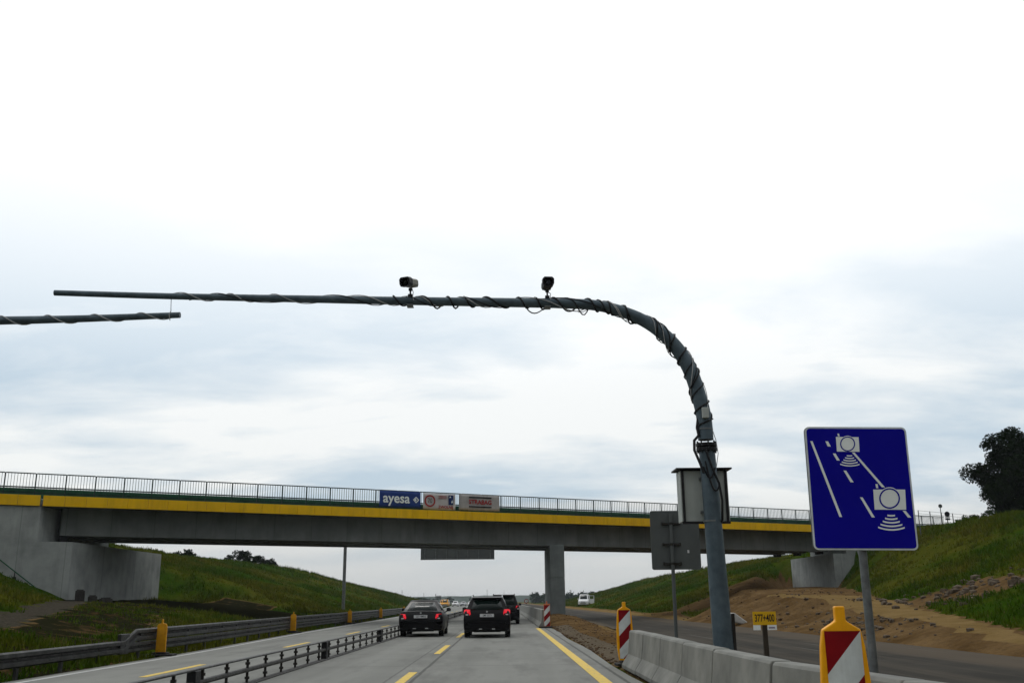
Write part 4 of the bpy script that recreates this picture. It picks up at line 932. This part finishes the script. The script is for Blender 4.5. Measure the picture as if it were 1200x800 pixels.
# ------------------------------------------------------------------ overhead sign gantry beyond the bridge
ov = empty('overhead_sign_gantry', (-14.6,90,0), 0, 'grey overhead sign panel seen from behind below the bridge, on one left leg', 'sign gantry')
zl_ = gz(-14.6,90)
mb = MB(); mb.tube([(0,0,zl_-.5),(0,0,8.2)], .15, 14); mb.build('leg', 'galvanised', ov, smooth=50)
mb = MB(); mb.box((-.2,.05,7.6),(16.2,.25,7.85)); mb.box((-.2,.05,6.3),(16.2,.2,6.5)); mb.build('beam', 'galvanised', ov)
mb = MB(); mb.box((6.96,-.20,5.06),(13.72,-.12,7.9)); mb.build('panel', 'sign_back', ov)
mb = MB()
for k in range(7):
    x = 7.35+k*.985 if k < 6 else 13.35
    mb.box((x-.04,-.30,5.08),(x+.04,-.205,7.85))
mb.box((6.96,-.28,5.02),(13.72,-.205,5.12)); mb.build('rib', 'galvanised', ov)
mb = MB()
for x in (7.5, 10.3, 13.2): mb.box((x-.06,-.12,6.3),(x+.06,.3,6.42)); mb.box((x-.06,-.12,7.6),(x+.06,.06,7.7))
mb.build('hanger', 'galvanised', ov)
o = empty('overhead_sign', (-36,520,0), 0, 'tiny dark overhead sign far down the motorway', 'sign')
mb = MB(); mb.box((-.15,-.15,-.5),(.15,.15,5.4)); mb.box((-.15,-.1,4.2),(3,.1,4.5)); mb.build('support', 'sign_back', o)
mb = MB(); mb.box((.4,-.3,2.6),(2.9,-.12,4.1)); mb.build('panel', 'sign_back', o)
# small round speed sign on the far barrier
o = empty('speed_sign', (2.05,92,.88), 0, 'small round white sign with red rim standing on the far concrete barrier', 'road sign')
mb = MB(); mb.tube([(0,0,0),(0,0,.5)], .025, 8); mb.build('post', 'galvanised', o)
mb = MB(); mb.cyl((0,-.03,.42),(0,-.05,.42),.21,24); mb.build('disc', 'board_white', o)
mb = MB(); ring(mb, 0, .42, .14, .205, -.053, 24); mb.build('rim', 'board_red', o)
mb = MB(); mb.text('70', .17, Matrix.Translation((0,-.054,.42)) @ FACE, sx=.8); mb.build('numerals', 'ink', o)

# ------------------------------------------------------------------ fence and little signs on the right embankment
fz = lambda x, y: gz(x, y)
fr = empty('wire_fence', (34.5,74.5,0), 0, 'thin wire fence on the bank top at the right end of the bridge', 'fence')
fpts = [(31.4+k*1.15, 73+k*.62) for k in range(8)]
for x, y in fpts:
    mb = MB(); zt = 7.58-.03*(x-33.6); mb.tube([(x-34.5,y-74.5,fz(x,y)-.2),(x-34.5,y-74.5,zt)], .035, 7); mb.build('post', 'sign_back', fr)
mb = MB()
for dz in (0.0,-.22,-.45): mb.tube([(x-34.5,y-74.5,7.56-.03*(x-33.6)+dz) for x, y in fpts], .012, 4)
mb.build('wire', 'sign_back', fr)
o = empty('round_sign', (33.7,74.3,fz(33.7,74.3)), 0, 'tiny round sign on a thin pole on the right bank top', 'road sign')
mb = MB(); mb.tube([(0,0,-.2),(0,0,1.7)], .03, 8); mb.build('post', 'sign_back', o); mb = MB(); mb.cyl((0,-.03,1.6),(0,-.06,1.6),.15,20); mb.build('disc', 'sign_back', o)
o = empty('marker_sign', (34.15,74.3,fz(34.15,74.3)+.25), 0, 'tiny black and white marker low in the grass right of the round sign', 'sign')
mb = MB(); mb.box((-.03,-.02,-.2),(.03,.02,.5)); mb.build('post', 'sign_back', o); mb = MB(); mb.cyl((0,-.03,.75),(0,-.07,.75),.20,16); mb.box((-.18,-.07,.3),(.18,-.03,.42)); mb.build('plate', 'ink', o)
mb = MB(); mb.box((-.17,-.068,.44),(.17,-.03,.60)); mb.build('white_band', 'plate', o)

# ------------------------------------------------------------------ loose things
def chunk(seed, sx, sy, sz, rough=.25, sub=2):
    bm = bmesh.new(); bmesh.ops.create_icosphere(bm, subdivisions=sub, radius=1); rr = random.Random(seed); ph = [rr.uniform(0,6) for _ in range(6)]
    for v_ in bm.verts:
        n_ = v_.co.normalized(); k = 1+rough*(math.sin(n_.x*3+ph[0])*math.cos(n_.y*4+ph[1])+.5*math.sin(n_.z*7+ph[2]))+rr.uniform(-.06,.06)
        v_.co = Vector((max(-.8,min(.8,n_.x*k))*sx, max(-.8,min(.8,n_.y*k))*sy, max(-.7,min(.8,n_.z*k))*sz))
    vs_ = [tuple(v_.co) for v_ in bm.verts]; fs_ = [tuple(v_.index for v_ in f_.verts) for f_ in bm.faces]; bm.free(); return vs_, fs_
mb = MB(); mb.prism([(-.55,0,.55),(-.25,0,.58),(.45,0,.06),(.38,0,-.02),(-.28,0,.10),(-.52,0,.36)], (0,.7,0)); o = mb.build('tarpaulin_slab', 'white_tarp', bevel=.06); o.location = (11.75,49.5,gz(11.75,49.5)-.02); tag(o, 'pale slab leaning on the dirt edge right of the curved mast foot', 'slab')
for i, (x, y, s_, m_, lab) in enumerate(((10.95,50.5,.42,'rock','grey boulder at the asphalt edge left of the curved mast foot'),(11.5,53,.5,'clod','brown boulder at the asphalt edge behind a grey boulder'))):
    v_, f_ = chunk(i+3, s_, s_*.8, s_*.6); mb = MB(); mb.add(v_, f_); o = mb.build('boulder', m_, smooth=30); o.location = (x,y,.1); tag(o, lab, 'boulder')
for i, (u_, s_, hgt, lab) in enumerate(((-26.95,.24,.55,'tall dark block standing at the foot of the left bridge wall'),(-26.3,.22,.3,'low dark block beside the tall one at the left bridge wall'),(-25.6,.30,.24,'flat dark block rightmost of three at the left bridge wall'))):
    p = brloc(u_, -.55, 0); z = gz(p[0]+.3, p[1]-.2); mb = MB(); mb.box((-s_,-.2,-.15),(s_,.2,hgt)); mb.box((-s_*.8,-.16,hgt),(s_*.7,.16,hgt+.06)); o = mb.build('concrete_block', 'rusty_steel', bevel=.03); o.location = (p[0]+.25,p[1]+.1,z); o.rotation_euler.z = R(20+i*9); tag(o, lab, 'block')
# rubble along the berm and soil strip
def scatter(name, mat, pts, smin, smax, seed):
    mb = MB(); rr = random.Random(seed); base = [chunk(seed*10+k, 1, .8, .65, .3, 1) for k in range(6)]
    for (x, y) in pts:
        v_, f_ = base[rr.randrange(6)]; s_ = smin+(smax-smin)*rr.random()**2.2; a = rr.uniform(0,6.28); z = gz(x, y); ca, sa = math.cos(a), math.sin(a)
        mb.add([(x+s_*(p[0]*ca-p[1]*sa), y+s_*(p[0]*sa+p[1]*ca), z+s_*(p[2]+.15)) for p in v_], f_)
    return tag(mb.build(name, mat), kind='stuff')
rr = random.Random(5); pts = []
for _ in range(110):
    y = rr.uniform(30, 66); xe_ = 11.5+(13.5+.259*(y-26)-11.5)*.58; pts.append((rr.uniform(11.6, max(12.2, xe_-.1)), y))
for _ in range(160): pts.append((12.4+rr.gauss(0,.5)+.09*(36-30), 36+rr.gauss(0,4)))
pts2 = [(rr.uniform(12, 24), rr.uniform(45, 92)) for _ in range(500)]; pts2 = [(x_, y_) for x_, y_ in pts2 if x_ < 13.5+.259*(min(y_,82)-26)]; scatter('loose_soil', 'clod', pts2, .02, .13, 9)
o = scatter('rubble', 'rock', pts, .03, .15, 5); o['label'] = 'loose stones on the dirt slope right of the unfinished carriageway'
pts = [(rr.uniform(2.35,5.1), rr.uniform(18,70)) for _ in range(1300)]+[(2.35+abs(rr.gauss(0,.12)), rr.uniform(17,50)) for _ in range(400)]
o = scatter('soil_clods', 'clod', pts, .008, .055, 6)
pts = [(19.2+rr.gauss(0,1.1), 41.5+rr.gauss(0,3.6)) for _ in range(160)]; scatter('broken_stone', 'rock', pts, .05, .32, 8)

# ------------------------------------------------------------------ grass tufts
def grass_tufts(regions):
    V = []; F = []; T = 0
    for (n, x0, x1, y0, y1, hmin, hmax, cond) in regions:
        X = RNG.uniform(x0, x1, n); Y = RNG.uniform(y0, y1, n); Z, mk_ = terrain(X, Y); ok = cond(X, Y, mk_); X, Y, Z = X[ok], Y[ok], Z[ok]
        dens = vnoise(X, Y, 3.5, 21)+.6*vnoise(X, Y, 1.2, 22); keep = RNG.random(len(X)) < np.clip(.62+dens*1.3, .12, 1); X, Y, Z = X[keep], Y[keep], Z[keep]; dens = dens[keep]
        m_ = len(X); H_ = RNG.uniform(hmin, hmax, m_)*(1+np.clip(dens, -.4, .8))
        for b in range(4):
            a = RNG.uniform(0, 6.283, m_); wd = RNG.uniform(.012, .03, m_)*(1+H_*2); lean = RNG.uniform(.1, .6, m_)*H_; la = RNG.uniform(0, 6.283, m_); ox = RNG.normal(0, .07, m_); oy = RNG.normal(0, .07, m_)
            cx, cy = X+ox, Y+oy; dx, dy = np.cos(a)*wd, np.sin(a)*wd
            tri = np.stack([np.stack([cx-dx, cy-dy, Z-.03], -1), np.stack([cx+dx, cy+dy, Z-.03], -1), np.stack([cx+np.cos(la)*lean, cy+np.sin(la)*lean, Z+H_*RNG.uniform(.6,1,m_)], -1)], 1)
            V.append(tri.reshape(-1, 3)); F.append(np.arange(m_*3).reshape(-1, 3)+T); T += m_*3
    V = np.concatenate(V); F = np.concatenate(F); me = bpy.data.meshes.new('grass'); me.vertices.add(len(V)); me.vertices.foreach_set('co', V.reshape(-1).astype(np.float32))
    me.loops.add(len(F)*3); me.loops.foreach_set('vertex_index', F.reshape(-1).astype(np.int32)); me.polygons.add(len(F)); me.polygons.foreach_set('loop_start', np.arange(0, len(F)*3, 3, dtype=np.int32)); me.update(calc_edges=True)
    me.materials.append(M['grass_blades']); o = bpy.data.objects.new('grass', me); col.objects.link(o); o['label'] = 'rough green grass growing on the motorway banks'; o['category'] = 'grass'; o['kind'] = 'stuff'
wfun = lambda X, Y: BN[0]*(X-BP[0])+BN[1]*(Y-BP[1])
green = lambda X, Y, m_: (m_['dirt'] < .5) & (m_['tan'] < .5) & (m_['gravel'] < .5) & ~((wfun(X,Y) > -.3) & (wfun(X,Y) < 9.6) & (X > -47) & (X < 48))
Lg = lambda X, Y, m_: green(X, Y, m_) & (X < edge_left(Y)-.25); Rg = lambda X, Y, m_: green(X, Y, m_) & (X > 11.8)
Ld = lambda X, Y, m_: (m_['gravel'] < .5) & (X < edge_left(Y)-.25)&~((wfun(X,Y) > -.3) & (wfun(X,Y) < 9.6))
grass_tufts([(26000,-32,-8.8,14,56,.06,.24,Lg),(9000,-12.5,-8.8,14,80,.10,.30,Ld),(5000,-22,-9,22,56,.05,.16,Ld),(30000,-38,-10,66,130,.12,.36,Lg),(16000,-42,-12,130,300,.2,.5,Lg),
             (36000,12.5,38,24,82,.08,.30,Rg),(26000,13,40,80,150,.12,.36,Rg),(16000,13,42,150,340,.2,.5,Rg),(4000,30,44,56,90,.1,.3,Rg)])

# ------------------------------------------------------------------ trees
def tree(name, loc, h, rad, seed, nleaf, leaf, mat, label, cat='tree', group=None, fill=0, zlo=.12):
    rr = np.random.default_rng(seed); o = empty(name, loc, 0, label, cat, group); tb = MB(); r0 = h*.03+.02; rp = random.Random(seed)
    tb.tube([(0,0,-.3),(.02*h,0,h*.3),(-.01*h,.02*h,h*.6),(.01*h,0,h*.88)], [r0,r0*.75,r0*.45,r0*.12], 9)
    cl = []
    nl = max(6, int(14*min(1, h/5)))
    for k in range(nl):
        a = k*2.4+rp.uniform(-.3,.3); z0 = h*(zlo+.05+(.78-zlo)*k/nl); t = (z0/h); prof = math.sin(min(1, (t-zlo)/(1-zlo)+.12)*math.pi)**.55
        rl = rad*prof*rp.uniform(.65,1.05); e = Vector((math.cos(a)*rl, math.sin(a)*rl, z0+rl*rp.uniform(.05,.45))); mid = Vector((e.x*.5, e.y*.5, z0+rl*.08)); tb.tube([(0,0,z0),mid,e], [r0*.35,r0*.2,r0*.06], 6)
        for q in (.45,.75,1.0):
            for _ in range(2):
                c = mid.lerp(e, (q-.3)/.7)+Vector((rp.gauss(0,.16),rp.gauss(0,.16),rp.gauss(0,.12)))*rad; cl.append((c, rad*rp.uniform(.12,.30)))
    for _ in range(nl): cl.append((Vector((rp.gauss(0,.2)*rad, rp.gauss(0,.2)*rad, h*rp.uniform(.55,.97))), rad*rp.uniform(.16,.3)))
    for _ in range(fill):
        while True:
            q = Vector((rp.uniform(-1,1), rp.uniform(-1,1), rp.uniform(-1,1)))
            if q.length < 1: break
        cl.append((Vector((q.x*rad*.72, q.y*rad*.72, h*(.50+q.z*.44))), rad*rp.uniform(.09,.22)))
    tb.build('trunk', 'bark', o, smooth=60)
    C_ = np.array([tuple(c) for c, r_ in cl]); Rr = np.array([r_ for c, r_ in cl]); pk = rr.choice(len(cl), nleaf, p=Rr**2/np.sum(Rr**2)); d = rr.normal(size=(nleaf,3)); d /= np.linalg.norm(d, axis=1)[:,None]
    P_ = C_[pk]+d*(Rr[pk]*rr.random(nleaf)**.45)[:,None]*np.array([1,1,.8]); P_[:,2] = np.maximum(P_[:,2], .02)
    u = rr.normal(size=(nleaf,3)); u /= np.linalg.norm(u, axis=1)[:,None]; v = np.cross(u, rr.normal(size=(nleaf,3))); v /= np.linalg.norm(v, axis=1)[:,None]; s = leaf*rr.uniform(.6,1.3,nleaf)[:,None]
    q = np.stack([P_-u*s, P_+v*s*.6, P_+u*s, P_-v*s*.6], 1).reshape(-1,3)
    mb = MB(); mb.v = q.tolist(); mb.f = (np.arange(nleaf*4).reshape(-1,4)).tolist(); mb.mi = [0]*nleaf; mb.build('crown', mat, o); return o
tree('broadleaf_tree', (41.5,76,gz(41.5,76)-.1), 7.7, 3.8, 12, 85000, .10, 'leaf_dark', 'big dark leafy tree on the bank top at the right edge', zlo=.02, fill=130)
for i, (x, y, h_, r_, lab) in enumerate(((36.6,75,1.1,1.2,'low dark bush just left of the big tree on the right bank'),(38.6,74,1.5,1.5,'taller dark bush under the left side of the big tree'))):
    tree('bush', (x,y,gz(x,y)-.2), h_, r_, 30+i, 3500, .06, 'leaf_mid', lab, 'bush', 'bushes on the right bank top', zlo=.0)
for i, (x, y, h_, r_, lab) in enumerate(((-38.5,118,.9,1.6,'low dark bush on the left bank top, leftmost, just under the bridge'),(-38.6,143,2.5,2.0,'tallest dark bush on the left bank top under the bridge'),(-38.3,150,2.0,1.8,'dark bush in the middle of the clump on the left bank top'),(-38,159,1.4,1.7,'lowest dark bush, right end of the clump on the left bank top'))):
    tree('bush', (x,y,gz(x,y)-.2), h_, r_, 50+i, 3000, .12, 'leaf_dark', lab, 'bush', 'bushes on the left bank top', zlo=.0)
rr = random.Random(17)
for i in range(16):
    Y = rr.uniform(420, 520); x = 13+i*1.75+rr.uniform(-.5,.5)
    if i == 6: h_, nm, lab = 8.2, 'conifer', 'taller pointed dark tree in the far row beyond the pier'
    else: h_, nm, lab = rr.uniform(3.6,5.6), 'distant_tree', 'small dark tree in the far row left of the bridge pier'
    tree(nm, (x*Y/450,Y,gz(x,Y)-.3), h_, h_*.42 if i != 6 else 2.2, 70+i, 500, .34, 'leaf_far', lab, 'tree', None if i == 6 else 'trees in the far row', zlo=.0)
for i in range(9):
    Y = rr.uniform(380, 430); x = 25+i*2.3; tree('distant_tree', (x+6,Y,gz(x,Y)-.3), rr.uniform(2.8,4.6), 1.7, 90+i, 400, .3, 'leaf_far', 'small dark tree far off right of the bridge pier', 'tree', 'far trees right of the pier', zlo=.0)
for i in range(8):
    Y = 370+i*5; x = -42+i*1.4; tree('distant_bush', (x,Y,gz(x,Y)-.3), rr.uniform(2.0,3.4), 1.9, 110+i, 350, .3, 'leaf_mid', 'small bush where the left bank runs out far away', 'bush', 'bushes at the far end of the left bank', zlo=.0)
for i in range(9): 
    Y = 700+rr.uniform(-40,40); x = -90+i*11+rr.uniform(-3,3); tree('distant_tree', (x,Y,0), rr.uniform(3,5), 3, 130+i, 300, .5, 'leaf_far', 'hazy tree on the far horizon beyond the oncoming traffic', 'tree', 'trees on the far horizon', zlo=.0)
mb = MB(); mb.tube([(0,0,0),(0,0,8.5)], .12, 6); mb.tube([(-.5,0,7.2),(.5,0,7.2)], .05, 5); o = mb.build('radio_mast', 'sign_back'); o.location = (-62,600,0); tag(o, 'thin mast rising beyond the left bank far away', 'mast')

# ------------------------------------------------------------------ haze
mb = MB(); mb.box((-3000,-120,-4),(3000,3400,17)); hz = mb.build('haze', 'ink'); hz.data.materials.clear()
m = bpy.data.materials.new('haze_air'); m.use_nodes = True; t = m.node_tree; t.nodes.clear(); pv = t.nodes.new('ShaderNodeVolumePrincipled'); pv.inputs['Color'].default_value = (.86,.92,1,1); pv.inputs['Density'].default_value = .00016; pv.inputs['Anisotropy'].default_value = .2
ou = t.nodes.new('ShaderNodeOutputMaterial'); t.links.new(pv.outputs[0], ou.inputs['Volume']); hz.data.materials.append(m); tag(hz, kind='stuff')
